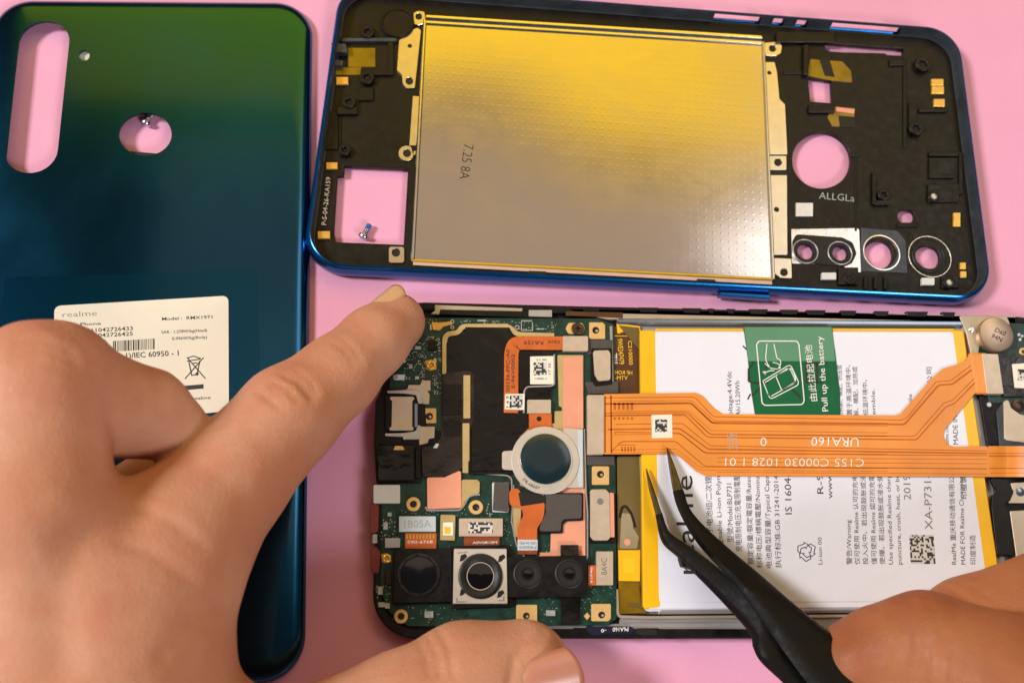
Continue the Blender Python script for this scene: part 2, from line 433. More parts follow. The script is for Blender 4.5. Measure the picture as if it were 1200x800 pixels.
def text(body, reg, p0, p1, pt, z, mat, par, bold=0., res=2, name='lettering', mono=False):
    """lettering: baseline from p0 to p1, cap height up to pt (above p0), printed on the plane z"""
    c = bpy.data.curves.new('lettering', 'FONT'); c.body = body; c.resolution_u = res; c.offset = bold
    t = bpy.data.objects.new('lettering_source', c); col.objects.link(t)
    dg = bpy.context.evaluated_depsgraph_get()
    me = bpy.data.meshes.new_from_object(t.evaluated_get(dg))
    n = len(me.vertices); a = np.empty(n*3); me.vertices.foreach_get('co', a); a = a.reshape(-1, 3)
    x0, x1 = a[:, 0].min(), a[:, 0].max()
    o3, q1, q2 = (np.array(U(*X(reg, q), z)) for q in (p0, p1, pt))
    ex, ey = (q1-o3)/(x1-x0), (q2-o3)/.71
    xy = o3+np.outer(a[:, 0]-x0, ex)+np.outer(a[:, 1], ey)
    b = base_of(par)
    v = np.c_[xy*S-[b.x, b.y], np.full(n, z*S-b.z)]
    me.vertices.foreach_set('co', v.ravel()); me.update()
    flip = ex[0]*ey[1]-ex[1]*ey[0] < 0
    if flip: me.flip_normals()
    me.name = name; me.materials.clear(); me.materials.append(MATS[mat])
    o = bpy.data.objects.new(name, me); col.objects.link(o); o.parent = par
    bpy.data.objects.remove(t); bpy.data.curves.remove(c)
    return o
def sweep(name, outline, prof, mat, par, skip=None, smooth=True, close_prof=False):
    """sweep (offset, z) profile round a closed outline; skip(x, y) leaves a gap"""
    outline = ccw(outline); N = len(outline); k = len(prof)
    rows = [offset(outline, o) for o, _ in prof]
    V = [(*rows[j][i], prof[j][1]) for i in range(N) for j in range(k)]
    Fc = []
    for i in range(N):
        i2 = (i+1) % N
        if skip and skip((outline[i][0]+outline[i2][0])/2, (outline[i][1]+outline[i2][1])/2): continue
        for j in range(k if close_prof else k-1):
            j2 = (j+1) % k
            Fc.append((i*k+j, i2*k+j, i2*k+j2, i*k+j2))
    o = put(name, V, Fc, mat, par, smooth)
    o.data.set_sharp_from_angle(angle=math.radians(40))
    return o
def densify(p, step):
    out = []
    for i in range(len(p)):
        a, b = np.array(p[i]), np.array(p[(i+1) % len(p)]); n = max(1, int(np.linalg.norm(b-a)/step))
        for k in range(n): out.append(tuple(a+(b-a)*k/n))
    return out

# ------------------------------------------------------------------ the table
def table():
    V = []; n = 2
    e = 700
    o = put('table', [(-e, -e, 0), (e, -e, 0), (e, e, 0), (-e, e, 0), (-e, -e, -20), (e, -e, -20), (e, e, -20), (-e, e, -20)],
            [(0, 1, 2, 3), (7, 6, 5, 4), (0, 4, 5, 1), (1, 5, 6, 2), (2, 6, 7, 3), (3, 7, 4, 0)], 'table')
    o['kind'] = 'structure'; o['label'] = 'smooth matte pink table top under the phone parts'; o['category'] = 'table'
table()

# ------------------------------------------------------------------ back cover
def back_cover():
    ztop = 3.4
    tr, br = np.array(U(366, 3, 1.6)), np.array(U(357.5, 798, .6))
    ax = (tr-br); ln = np.linalg.norm(ax); ax /= ln
    pr = np.array([-ax[1], ax[0]])                      # towards the hidden long side
    wd = 74.6
    c = br+ax*ln/2+pr*wd/2
    root = empty('back_cover', (c[0], c[1], 0), 'glossy dark blue phone back cover with a paper sticker, lying under the hand', 'phone cover')
    corners = [tuple(br), tuple(tr), tuple(tr+pr*wd), tuple(br+pr*wd)]
    out = ccw(fillet(corners, 9.0, 14))
    out = densify(out, 6)
    # holes as seen in the photograph, on the top plane
    def mm(pts): return [U(*p, ztop) for p in pts]
    axis = [(51.5, 49.5), (37.0, 176)]
    a, b = (np.array(U(*q, ztop)) for q in axis); d = (b-a)/np.linalg.norm(b-a); nn = np.array([-d[1], d[0]]); rr = 5.95
    slot = [tuple(a+rr*(math.cos(t)*nn-math.sin(t)*d)) for t in np.linspace(0, math.pi, 16)] + \
           [tuple(b-rr*(math.cos(t)*nn-math.sin(t)*d)) for t in np.linspace(0, math.pi, 16)]
    flash = mm(circ((98.6, 65), 7.6, 7.2, 20))
    finger = mm(circ((170.3, 157.5), 32, 26, 40))
    holes = [ccw(slot)[::-1], ccw(flash)[::-1], ccw(finger)[::-1]]
    # shell: side wall curving in to the flat, the flat with its openings, and the underside
    prof = [(-.9, .15), (-.25, .2), (0, .75), (-.12, 1.35), (-.55, 2.05), (-1.3, 2.65), (-2.4, 3.08), (-3.8, 3.3), (-5.6, 3.38), (-7.2, ztop)]
    rows = [offset(out, o) for o, _ in prof]
    N, k = len(out), len(prof)
    V = [(*rows[j][i], prof[j][1]) for j in range(k) for i in range(N)]
    Fc = [(j*N+i, j*N+(i+1) % N, (j+1)*N+(i+1) % N, (j+1)*N+i) for j in range(k-1) for i in range(N)]
    idx = [(k-1)*N+i for i in range(N)]; loops = [rows[-1]]
    for h in holes:
        n = len(h); i0 = len(V)
        hb = offset(h, .22)
        V += [(x, y, ztop) for x, y in hb] + [(x, y, ztop-.22) for x, y in h] + [(x, y, 2.3) for x, y in h]
        for q in range(n):
            q2 = (q+1) % n
            Fc.append((i0+n+q, i0+n+q2, i0+q2, i0+q)); Fc.append((i0+2*n+q, i0+2*n+q2, i0+n+q2, i0+n+q))
        idx += list(range(i0, i0+n)); loops.append(hb)
    for t in tessellate_polygon([[Vector((x, y, 0)) for x, y in lp] for lp in loops]):
        p, q, r = (V[idx[m]] for m in t)
        cr = (q[0]-p[0])*(r[1]-p[1])-(q[1]-p[1])*(r[0]-p[0])
        Fc.append(tuple(idx[m] for m in (t if cr > 0 else t[::-1])))
    o = put('shell', V, Fc, 'cover_blue', root, True)
    o.data.set_sharp_from_angle(angle=math.radians(35))
    inner = offset(out, -1.6)
    prism_mm('lining', inner, 1.9, 2.25, 'cover_inner', root, [offset(ccw(h), .6) for h in (slot, flash, finger)], 0)
    P('flash_window', FULL, circ((98.6, 65), 9, 8.6, 20), 1.6, 2.2, 'paper', root, bev=0)
    # black foam strip showing in the lower part of the finger opening
    P('foam_strip', FULL, [(140, 176), (202, 181.5), (204, 196), (138, 193)], .4, 1.6, 'moulding_dark', root)
    # protective film and paper sticker
    z = ztop+.05
    film = P('protective_film', FULL, [(5, 325), (300, 317.5), (306, 470), (306, 520), (2, 530)], ztop-.02, z, 'film', root, rad=1.2, bev=.02)
    z2 = z+.09
    st = P('sticker', CB, [(65, 88), (1045, 30), (1048, 678), (60, 780)], z, z2, 'paper', root, rad=1.3, bev=.03)
    zt = z2+.03
    T = lambda s, p0, p1, h, m='ink', b=.006: text(s, CB, p0, p1, (p0[0]-.05*h, p0[1]-h), zt, m, st, b)
    T('realme', (112, 152), (305, 142), 30, 'ink_grey', -.012)
    T('Mobile Phone', (70, 205), (328, 194), 17)
    T('IMEI1:862461042726433', (70, 246), (508, 224), 22, 'ink', .008)
    T('IMEI2:862461042726425', (70, 276), (508, 254), 22, 'ink', .008)
    T('Model :  RMX1971', (672, 170), (955, 158), 18)
    T('SAR : 1.278W/kg(Head)', (668, 244), (925, 232), 16)
    T('0.996W/kg(Body)', (728, 280), (925, 270), 16)
    T('S/N:', (300, 305), (362, 300), 26)
    T('IS 13252 (Part 1)/IEC 60950 - 1', (180, 397), (766, 366), 30, 'ink', .012)
    T('Manufactured by realme', (570, 632), (945, 610), 17)
    T('Mobile India', (690, 668), (858, 652), 17)
    x = 395
    for kx in range(26):                                 # bar code
        wv = random.choice([3, 3, 5, 8]); 
        if x+wv > 638: break
        P('barcode_bar', CB, [(x, 285-(x-395)*.06), (x+wv, 285-(x-395)*.06), (x+wv, 345-(x-395)*.06), (x, 345-(x-395)*.06)], z2-.01, zt, 'ink', st, bev=0)
        x += wv+random.choice([4, 5, 7])
    # crossed-out wheeled bin
    for pl in ([(822, 400), (838, 478), (868, 474), (884, 396)], [(812, 398), (890, 386)], [(815, 380), (850, 370), (888, 384)], [(800, 498), (905, 378)], [(812, 378), (915, 496)], [(845, 410), (870, 408)]):
        strip('bin_symbol', CB, pl, 6, z2-.01, zt, 'ink', st)
    disc('bin_wheel', CB, (868, 470), 10, z2-.01, zt+.01, 'ink', st)
    P('bin_bar', CB, [(790, 537), (905, 528), (905, 552), (792, 562)], z2-.01, zt, 'ink', st, bev=0)
back_cover()

# ------------------------------------------------------------------ mid frame
def mid_frame():
    zr = 3.0
    cs = [U(398, -19, zr), U(1121.5, 36.5, zr), U(1163, 357, zr), U(352, 317.5, zr)]
    c = np.mean(cs, 0)
    root = empty('mid_frame', (c[0], c[1], 0), 'blue-edged phone middle frame with a shiny steel battery plate', 'phone frame')
    out = densify(ccw(fillet(cs, 9.2, 14)), 3)
    u0 = np.array(U(0, 0, zr))
    def px_of(x, y):
        d = np.array([x, y, zr])-CPOS
        return 600+F_PX*(d@CR)/(d@CF), 400-F_PX*(d@CU)/(d@CF)
    def gap(x, y):
        a, b = px_of(x, y)
        return b < 60 and (979 < a < 1056 or 822 < a < 950 and (a//11) % 3 != 0)
    sweep('rim', out, [(-1.0, .2), (-.3, .6), (-.1, .9)], 'rim_blue', root)
    sweep('rim', out, [(-.1, .9), (0, 1.8), (0, 2.6), (-.12, 3.3), (-.42, 4.35)], 'rim_blue', root, gap)
    sweep('rim', out, [(-.42, 4.35), (-.85, 4.9), (-1.25, 5.05)], 'rim_blue', root)
    sweep('inner_wall', out, [(-1.25, 5.05), (-1.38, 4.7), (-1.4, 4.4)], 'moulding_wall', root)
    sweep('inner_wall', out, [(-1.4, 4.4), (-1.6, 2.4), (-1.75, 1.85)], 'moulding_wall', root, gap)
    sweep('inner_wall', out, [(-1.75, 1.85), (-1.9, 1.82), (-2.1, 1.2)], 'moulding_wall', root)
    # moulded plate with every opening
    z = 1.8
    win = [(215, 98), (513, 110), (492, 467), (188, 455), (172, 452), (166, 400), (182, 145), (212, 142)]
    cam_r = [((323, 460), 33, 33), ((462, 467), 31, 31), ((617, 474), 58, 58), ((812, 487), 52, 50)]
    hp = [mmp(FB, win, z), mmp(FC, circ((387, 643), 118, 114, 40), z), mmp(FC, [(332, 312), (425, 322), (430, 415), (342, 408)], z),
          mmp(FC, [(402, 172), (715, 195), (715, 224), (652, 221), (640, 214), (470, 210), (402, 205)], z), mmp(FD, circ((727, 320), 35, 29, 20), z)]
    hp += [mmp(FD, circ(a, rx, ry, 28), z) for a, rx, ry in cam_r]
    body = offset(out, -1.9)
    prism_mm('moulded_plate', body, .5, z, 'moulding', root, hp, .1)
    # battery bay
    bp = P('battery_plate', FULL, [(499, 26), (894, 51), (906, 326), (483, 304)], 1.78, 1.95, 'battery_steel', root, rad=.8, bev=.1)
    T = lambda s, p0, p1, pt, m='ink': text(s, FE, p0, p1, pt, 2.0, m, bp, -.012)
    T('7.25 8A', (150, 397), (137, 492), (178, 400))
    P('bay_rail', FULL, [(499, 17.5), (893, 42), (893, 45), (499, 20.5)], 1.7, 2.7, 'steel_bright', root)
    P('bay_channel', FULL, [(499, 21), (893, 45.5), (893, 48.5), (499, 24)], 1.7, 2.1, 'moulding_wall', root)
    P('bay_rail', FULL, [(499, 24.2), (893, 48.7), (893, 51.5), (499, 27)], 1.7, 2.5, 'steel_bright', root)
    P('bay_rail', FULL, [(496, 22), (500, 22), (486, 304), (481, 304)], 1.7, 2.6, 'steel_bright', root, bev=.25)
    P('bay_rail', FULL, [(893, 48), (896.5, 48), (909, 327), (905, 328)], 1.7, 2.5, 'lug', root, bev=.25)
    P('bay_rail', FULL, [(482, 303), (906, 325.5), (906, 328), (482, 305.5)], 1.7, 2.5, 'yellow_reflection', root, bev=.2)  # bottom rail coloured yellow to paint the reflection in the steel
    P('bay_skirt', FULL, [(484, 306.5), (905, 329), (905, 333.5), (484, 310.5)], 1.7, 2.1, 'beige_edge', root)
    P('skirt_notch', FULL, [(620, 317), (640, 318), (640, 322), (618, 321)], 2.05, 2.5, 'moulding_dark', root)
    P('skirt_notch', FULL, [(817, 326.5), (838, 327.5), (838, 331), (817, 330)], 2.05, 2.5, 'moulding_dark', root)
    # brackets and screw lugs
    zb = 2.3
    def lug(reg, pts, hole, hr, rad=.5, zz=zb):
        P('screw_lug', reg, pts, 1.78, zz, 'lug', root, rad, [circ(hole, hr, n=18)], .08)
        disc('screw_hole', reg, hole, hr*1.05, 1.7, zz-.3, 'hole_dark', root)
    lug(FA, [(470, 190), (522, 145), (556, 130), (574, 142), (545, 412), (505, 414), (487, 392), (483, 350), (460, 330)], (519, 380), 17)
    disc('screw_hole', FA, (521, 216), 11, zb-.1, zb+.04, 'hole_dark', root)
    lug(FA, [(538, 62), (556, 52), (590, 55), (597, 108), (560, 120), (540, 112)], (563, 78), 15)
    P('bracket', FA, [(535, 450), (574, 452), (551, 682), (518, 682)], 1.78, 2.2, 'lug', root)
    lug(FA, circ((505, 718), 38, 36, 20)[2:-2]+[(545, 752), (548, 684)], (508, 718), 18)
    lug(FB, (422, 476, 495, 552), (456, 503), 19, .6)
    lug(FC, [(158, 172), (215, 168), (228, 185), (224, 215), (205, 225), (158, 222)], (190, 195), 14)
    P('bracket', FC, [(155, 250), (198, 250), (208, 290), (218, 398), (240, 420), (250, 620), (170, 620)], 1.78, 2.2, 'lug', root, .2)
    disc('screw_hole', FC, (177, 293), 9, 2.1, 2.24, 'hole_dark', root)
    lug(FC, (174, 626, 246, 682), (212, 652), 15, .2)
    P('bracket', FD, [(172, 155), (248, 155), (250, 475), (186, 475)], 1.78, 2.2, 'lug', root, .2)
    disc('screw_hole', FD, (206, 293), 11, 2.1, 2.24, 'hole_dark', root)
    lug(FD, [(190, 487), (266, 490), (268, 570), (222, 568), (192, 545)], (236, 545), 15, .3)
    P('bracket_gap', FD, [(172, 130), (248, 130), (248, 152), (172, 150)], 1.7, 1.98, 'hole_dark', root)
    # gilded contact pads
    for reg, b in ((FA, (175, 360, 233, 396)), (FA, (128, 760, 183, 792)), (FB, (88, 402, 148, 438)), (FC, (828, 317, 878, 343)), (FC, (830, 346, 880, 376)), (FC, (838, 397, 883, 428)), (FD, (917, 305, 946, 360)), (FD, (944, 505, 968, 532)), (FD, (946, 540, 970, 566))):
        P('contact_pad', reg, b, 1.78, 2.5, 'gold', root, .15, bev=.12)
    # moulded relief, near end
    boss = lambda reg, cc, r, zt=3.2: (ring('screw_boss', reg, cc, r, r*.42, 1.7, zt, 'moulding', root, .15), disc('screw_hole', reg, cc, r*.44, 1.6, zt-.7, 'hole_dark', root))
    for cc, r in (((322, 146), 34), ((320, 360), 36), ((235, 475), 34), ((215, 700), 30)): boss(FA, cc, r)
    for cc, r in (((797, 255), 32), ((770, 513), 30)): boss(FC, cc, r)
    for cc, r in (((640, 232), 26), ((502, 568), 26), ((900, 585), 24), ((838, 240), 22)): boss(FD, cc, r, 2.8)
    lathe('speaker_cup', Q8, (770, 190), 145, [(1, 1.75), (1, 2.7), (.95, 2.95), (.88, 2.95), (.84, 2.7), (.5, 2.65), (0, 2.65)], 'moulding', root)
    P('moulded_rib', Q8, (300, 325, 760, 352), 1.75, 2.7, 'moulding_wall', root)
    P('moulded_rib', Q8, (690, 352, 735, 640), 1.75, 2.5, 'moulding', root)
    P('moulded_rib', Q8, (455, 590, 690, 640), 1.75, 2.5, 'moulding', root)
    P('amber_film', Q8, (350, 410, 580, 572), 1.77, 1.86, 'amber_tape', root, bev=.02)
    P('amber_film', Q8, (245, 575, 460, 640), 1.77, 1.9, 'amber_tape', root, bev=.02)
    P('port_sleeve', Q8, [(205, 360), (330, 375), (345, 450), (210, 440)], 1.75, 3.4, 'moulding_wall', root, .3)
    P('port_sleeve', Q8, [(190, 500), (310, 520), (300, 560), (190, 550)], 1.75, 3.2, 'moulding_wall', root, .3)
    for reg, b, zt in ((FA, (180, 500, 275, 535), 2.7), (FA, (280, 410, 350, 470), 2.4), (FA, (180, 175, 470, 195), 2.5), (FA, (120, 520, 185, 700), 2.2), (FA, (190, 540, 200, 740), 2.1),
                       (FC, (315, 180, 335, 300), 3.0), (FC, (205, 128, 440, 170), 2.9), (FC, (235, 285, 320, 297), 2.2), (FC, (335, 420, 440, 452), 2.6), (FC, (780, 435, 895, 448), 2.6),
                       (FC, (715, 230, 730, 590), 2.2), (FC, (738, 410, 770, 520), 2.4), (FC, (820, 610, 940, 625), 2.6), (FC, (940, 610, 955, 780), 2.4), (FC, (500, 615, 540, 628), 2.3), (FC, (660, 240, 720, 262), 2.4),
                       (FD, (520, 70, 530, 380), 2.0), (FD, (592, 140, 606, 270), 2.7), (FD, (600, 256, 660, 274), 2.7), (FD, (820, 85, 925, 165), 2.5), (FD, (815, 190, 940, 262), 2.4), (FD, (690, 345, 780, 362), 2.3),
                       (FD, (455, 525, 535, 595), 2.5), (FD, (560, 560, 572, 612), 2.7), (FD, (600, 560, 612, 612), 2.7), (FD, (640, 560, 652, 612), 2.7), (FD, (870, 560, 940, 608), 2.4)):
        P('moulded_rib', reg, b, 1.75, zt, 'moulding', root, .15, bev=.12)
    P('moulded_recess', FD, (862, 105, 908, 145), 2.45, 2.56, 'moulding_dark', root)
    P('moulded_recess', FD, (825, 195, 865, 207), 2.38, 2.46, 'moulding_dark', root)
    P('amber_film', FC, [(340, 238), (470, 248), (505, 285), (510, 332), (430, 325), (330, 305)], 1.78, 1.88, 'amber_tape', root, .4, bev=.02)
    P('black_film', FC, [(378, 240), (420, 244), (440, 310), (400, 305)], 1.87, 1.93, 'moulding_dark', root, bev=.01)
    P('amber_film', FC, [(440, 430), (520, 435), (515, 512), (430, 508), (410, 470)], 1.78, 1.86, 'amber_tape', root, bev=.02)
    P('foil_strip', FC, [(445, 430), (520, 440), (518, 457), (445, 447)], 1.86, 1.95, 'copper', root, bev=.02)
    P('black_film', FC, [(455, 465), (520, 470), (520, 512), (460, 512)], 1.87, 1.93, 'moulding_dark', root, bev=.01)
    # camera window area
    P('foil_sheet', FD, [(265, 372), (528, 368), (538, 374), (545, 545), (520, 545), (470, 520), (410, 512), (268, 510)], 1.79, 1.9, 'silver_sheet', root, .15,
      [circ((323, 460), 48, n=24), circ((462, 467), 46, n=24)], .02)
    P('lens_mask', FD, [(285, 392), (470, 405), (512, 425), (528, 470), (510, 508), (480, 522), (410, 515), (300, 505), (272, 465), (270, 420)], 1.9, 2.02, 'moulding_dark', root, 1.2,
      [circ((323, 460), 48, n=24), circ((462, 467), 46, n=24)], .03)
    for cc, ro, ri, mt in (((323, 460), 52, 47, 'silver'), ((462, 467), 50, 45, 'silver')):
        ring('lens_ring', FD, cc, ro, ri, 1.8, 2.25, mt, root, .12)
        ring('lens_sleeve', FD, cc, ri, ri*.72, .6, 1.95, 'hole_dark', root, .05)
    P('lens_bracket', FD, [(545, 366), (690, 378), (725, 420), (732, 548), (545, 540)], 1.79, 2.0, 'moulding_wall', root, .2, [circ((625, 465), 66, n=30)], .06)
    lathe('lens_funnel', FD, (628, 466), 74, [(1.0, 1.9), (1.0, 2.2), (.94, 2.22), (.78, 1.2)], 'steel_bright', root, 40, True)
    ring('lens_ring', FD, (822, 482), 86, 83, 1.8, 2.0, 'lug', root, .03)
    ring('lens_ring', FD, (816, 482), 64, 62, 1.8, 2.2, 'moulding_wall', root, .05)
    ring('lens_sleeve', FD, (815, 482), 61, 50, 1.2, 2.2, 'hole_dark', root, .1)
    P('foam_block', FD, (283, 266, 353, 320), 1.79, 2.5, 'silver', root, .1)
    P('foam_block', FD, (388, 546, 446, 574), 1.79, 2.6, 'white_plate', root, .15)
    P('foam_block', FD, (790, 567, 841, 596), 1.79, 2.6, 'white_plate', root, .15)
    lathe('microphone_mesh', FD, (840, 240), 12, [(1, 2.4), (1, 2.85), (.6, 2.95), (0, 2.95)], 'silver', root)
    lathe('microphone_mesh', FD, (902, 586), 12, [(1, 2.4), (1, 2.85), (.6, 2.95), (0, 2.95)], 'silver', root)
    text('ALLGLa', FD, (376, 250), (518, 262), (378, 222), 1.86, 'white_ink_dull', root, -.01)
    text('P-S-04-26-KA159', FB, (128, 375), (150, 152), (106, 373), 1.86, 'white_ink', root, .006)
    # power key on the outer edge
    P('power_key', FULL, [(843, 341.5), (903, 345), (903, 350), (843, 346)], 1.2, 3.2, 'rim_blue', root, .3, bev=.2)
mid_frame()

# ------------------------------------------------------------------ loose screws
def screw(px0, px1, z, label):
    """lying screw: head at px0, tip at px1"""
    a = np.array([*U(*px0, z), z]); b = np.array([*U(*px1, z), z])
    d = (b-a)/np.linalg.norm(b-a); L_ = np.linalg.norm(b-a)
    s = np.array([-d[1], d[0], 0]); u = np.array([0, 0, 1.])
    root = empty('screw', (a[0], a[1], 0), label, 'screw')
    root['group'] = 'small loose case screws on the table'
    def turn(name, prof, mat, n=18):
        V = [tuple(a+d*t+r*(math.cos(2*math.pi*k/n)*s+math.sin(2*math.pi*k/n)*u)) for t, r in prof for k in range(n)]
        Fc = [(j*n+k, (j+1)*n+k, (j+1)*n+(k+1) % n, j*n+(k+1) % n) for j in range(len(prof)-1) for k in range(n)]
        Fc += [tuple(range(n)), tuple(range((len(prof)-1)*n, len(prof)*n))[::-1]]
        o = put(name, V, Fc, mat, root, True); o.data.set_sharp_from_angle(angle=math.radians(40)); return o
    turn('screw_head', [(-.5, .5), (-.4, 1.1), (-.1, 1.25), (.25, 1.2), (.3, .6)], 'screw_steel')
    pr = [(.3, .55)]; t = .4; i = 0
    while t < L_*.66: pr.append((t, .68 if i % 2 else .52)); t += .18; i += 1
    turn('thread', pr, 'screw_steel')
    pr = []
    while t < L_: pr.append((t, .7 if i % 2 else .56)); t += .18; i += 1
    pr.append((L_+.15, .2))
    turn('locking_patch', pr, 'thread_lock')
screw((426, 277), (433, 263), 1.25, 'small silver screw with a blue thread patch lying in the frame opening')
screw((171, 144.5), (183, 128), 1.25, 'small screw half hidden inside the round opening of the cover')

# ------------------------------------------------------------------ opened phone
def opened_phone():
    x0, y0 = U(436, 700, 4)[0], U(660, 749, 3)[1]
    x0 = (U(447, 420, 4)[0]+U(436.5, 700, 4)[0])/2
    y1 = (U(520, 356, 4)[1]+U(1000, 363.5, 4)[1])/2
    y0 = (U(664, 749, 3)[1]+U(883, 746.5, 3)[1])/2
    x1 = x0+156
    root = empty('opened_phone', ((x0+x1)/2, (y0+y1)/2, 0), 'opened phone with bare circuit board, cameras, white battery and orange flex cable', 'phone')
    rr = lambda m, r: ccw(fillet([(x0+m, y0+m), (x1-m, y0+m), (x1-m, y1-m), (x0+m, y1-m)], r, 10))
    prism_mm('display_glass', rr(.3, 8.8), 0, 1.5, 'black_glass', root, (), .3)
    prism_mm('chassis', rr(0, 9), 1.5, 2.7, 'black_plastic', root, (), .15)
    prism_mm('chassis_rim', rr(.1, 9), 2.6, 3.9, 'black_plastic', root, [rr(1.9, 7.4)], .2)
    fl = P('chassis_floor', FULL, [(724, 366), (1225, 380), (1236, 741), (726, 741)], 2.6, 2.85, 'chassis_metal', root)
    # long top edge: metal ledge, blue-grey rail, black clips
    P('edge_ledge', A, [(318, 68), (730, 84), (728, 98), (345, 90), (338, 112), (300, 110), (318, 95)], 3.7, 4.15, 'chassis_tan', root, bev=.08)
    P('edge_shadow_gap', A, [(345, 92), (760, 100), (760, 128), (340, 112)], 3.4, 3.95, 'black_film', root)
    P('edge_ledge', A, [(758, 92), (868, 92), (868, 125), (758, 122)], 3.7, 4.2, 'silver', root, .2)
    P('edge_ledge', FULL, [(664, 362), (1190, 370), (1190, 379), (712, 374), (702, 372)], 2.8, 3.9, 'chassis_tan', root)
    for a, b in ((491, 510), (613, 640), (682, 704), (749, 772), (800, 822), (830, 838), (852, 862), (878, 900), (915, 936), (945, 968), (985, 1004), (1025, 1042), (1062, 1088), (1104, 1120)):
        ya = 356+(a-492)*.0152
        P('edge_clip', FULL, [(a, ya), (b, ya+.3), (b-2, ya+6), (a+2, ya+5.5)], 3.0, 4.1, 'black_plastic', root, bev=.1)
    P('edge_band', A, [(935, 98), (1200, 104), (1200, 130), (930, 118)], 3.6, 4.0, 'brown_film', root)
    P('side_rail', FULL, [(724, 372.5), (1127, 375.5), (1130, 382), (722, 379)], 2.8, 4.3, 'rail', root, .5, bev=.35)
    # long lower edge
    P('edge_ledge', FULL, [(640, 731), (1200, 727), (1200, 741), (640, 744)], 2.6, 3.3, 'chassis_metal', root)
    lo = [(672, 735, 718, 744), (727, 739, 743, 748), (746, 735.5, 772, 746), (780, 741, 792, 748), (819, 736.5, 880, 746)]
    for b in lo: P('edge_clip', FULL, b, 3.0, 3.8, 'black_plastic', root, .15, bev=.1)
    nf = P('side_flex', F5, [(585, 660), (640, 668), (690, 665), (862, 668), (862, 712), (700, 708), (660, 722), (610, 718), (585, 690)], 3.3, 4.0, 'navy_flex', root, .8)
    text('P6A160', F5, (832, 672), (740, 674), (832, 696), 4.05, 'white_ink', nf, .01)
    text('-0', F5, (702, 682), (672, 683), (702, 702), 4.05, 'white_ink', nf, .01)
    P('side_flex', F5, [(880, 680), (1000, 684), (1000, 722), (882, 716)], 3.3, 3.95, 'moulding_dark', root, .2)

    # ------------------------------------------------------ main board
    zb = 4.0
    mb = P('mainboard', FULL, [(468, 372), (700, 373), (720, 380), (723, 724), (712, 732), (520, 734), (478, 733), (455, 716), (446, 690), (448, 560), (455, 470), (460, 390)], 2.7, zb, 'pcb', root, .6)
    def chip(name, reg, pts, zt, mat, rad=.2, z0=zb-.05, bev=.06, holes=()):
        return P(name, reg, pts, z0, zt, mat, mb, rad, holes, bev)
    # screw rings and pads
    def ringpad(reg, c, r):
        ring('screw_ring', reg, c, r, r*.48, zb-.02, zb+.3, 'gold_pad', mb, .1); disc('screw_hole', reg, c, r*.5, zb-.02, zb+.05, 'hole_dark', mb, .02)
    for reg, c, r in ((A, (236, 193), 25), (B, (290, 748), 45), (B, (682, 768), 45), (D4, (160, 647), 33)): ringpad(reg, c, r)
    def sqpad(reg, b, h, r, rad=.25):
        chip('screw_pad', reg, b, zb+.2, 'gold_pad', rad, holes=[circ(h, r, n=20)]); disc('screw_hole', reg, h, r*1.03, zb-.02, zb+.05, 'hole_dark', mb, .02)
        lathe('thread_glint', reg, (h[0]+r*.25, h[1]+r*.2), r*.45, [(1, zb+.02), (.8, zb+.12), (0, zb+.16)], 'silver', mb, 14)
    sqpad(A, [(1042, 150), (1105, 150), (1117, 162), (1117, 228), (1042, 228)], (1073, 187), 16)
    sqpad(A, (262, 552, 325, 622), (292, 590), 17)
    sqpad(E5, (660, 352, 768, 468), (714, 402), 22)
    sqpad(F5, (175, 540, 298, 645), (235, 606), 20)
    sqpad(F5, [(615, 535), (730, 535), (730, 620), (715, 637), (615, 637)], (676, 600), 20)
    chip('test_pad', F5, [(590, 585), (609, 607), (590, 630), (571, 607)], zb+.1, 'gold_pad', 0)
    # black holder along the near short side
    chip('holder', FULL, [(448, 455), (497, 458), (500, 500), (516, 505), (518, 520), (497, 524), (494, 566), (441, 566), (438, 520), (440, 470)], zb+.25, 'black_plastic', .4)
    # shield frame and graphite film
    strip('shield_wall', A, [(365, 392), (365, 225), (378, 205), (428, 198), (446, 169), (668, 168), (700, 207), (878, 212)], 23, zb-.02, zb+.55, 'shield_gold', mb, rad=1.2)
    chip('graphite_film', FULL, [(523, 402), (529, 393), (544.5, 392), (545, 383), (597, 383.5), (603, 394), (596, 400), (592, 415), (591, 482), (616, 484), (620, 500), (608, 512), (604, 545), (594, 552), (552, 552), (552, 438), (523, 437)], zb+.6, 'black_film', .3)
    chip('graphite_film', C, [(200, 325), (425, 320), (428, 550), (405, 560), (405, 628), (250, 628), (236, 590), (205, 570)], zb+.55, 'black_film', .3)
    chip('cover_tape', FULL, [(519, 440), (524, 436), (551, 434), (556, 440), (556, 492), (552, 500), (541, 549), (521, 559), (495, 559), (494, 524), (508, 522), (515, 515), (519, 502)], zb+.78, 'black_tape', .8)
    chip('cover_tape', B, [(470, 0), (590, 0), (592, 190), (475, 195)], zb+.9, 'black_film', .3)
    chip('cover_tape', B, [(480, 225), (585, 225), (588, 330), (480, 320)], zb+.86, 'black_film', .4)
    for b in ((452, 397, 485, 600), (448, 622, 481, 800), ):
        chip('shield_slot', A, b, zb+1.0, 'shield_gold', .15)
    chip('shield_slot', B, [(598, 405), (634, 405), (634, 555), (598, 552)], zb+1.03, 'shield_gold', .1)
    # front camera box under tape
    chip('camera_box', B, (62, 375, 300, 606), zb+1.2, 'black_film', .5, bev=.3)
    chip('camera_box', B, (300, 400, 340, 585), zb+.8, 'black_plastic', .3, bev=.2)
    chip('contact_spring', B, [(165, 410), (175, 385), (222, 385), (236, 410)], zb+1.35, 'gold_pad', .1)
    chip('corner_clip', B, [(412, 398), (430, 370), (452, 372), (440, 398)], zb+.9, 'white_plate', .1)
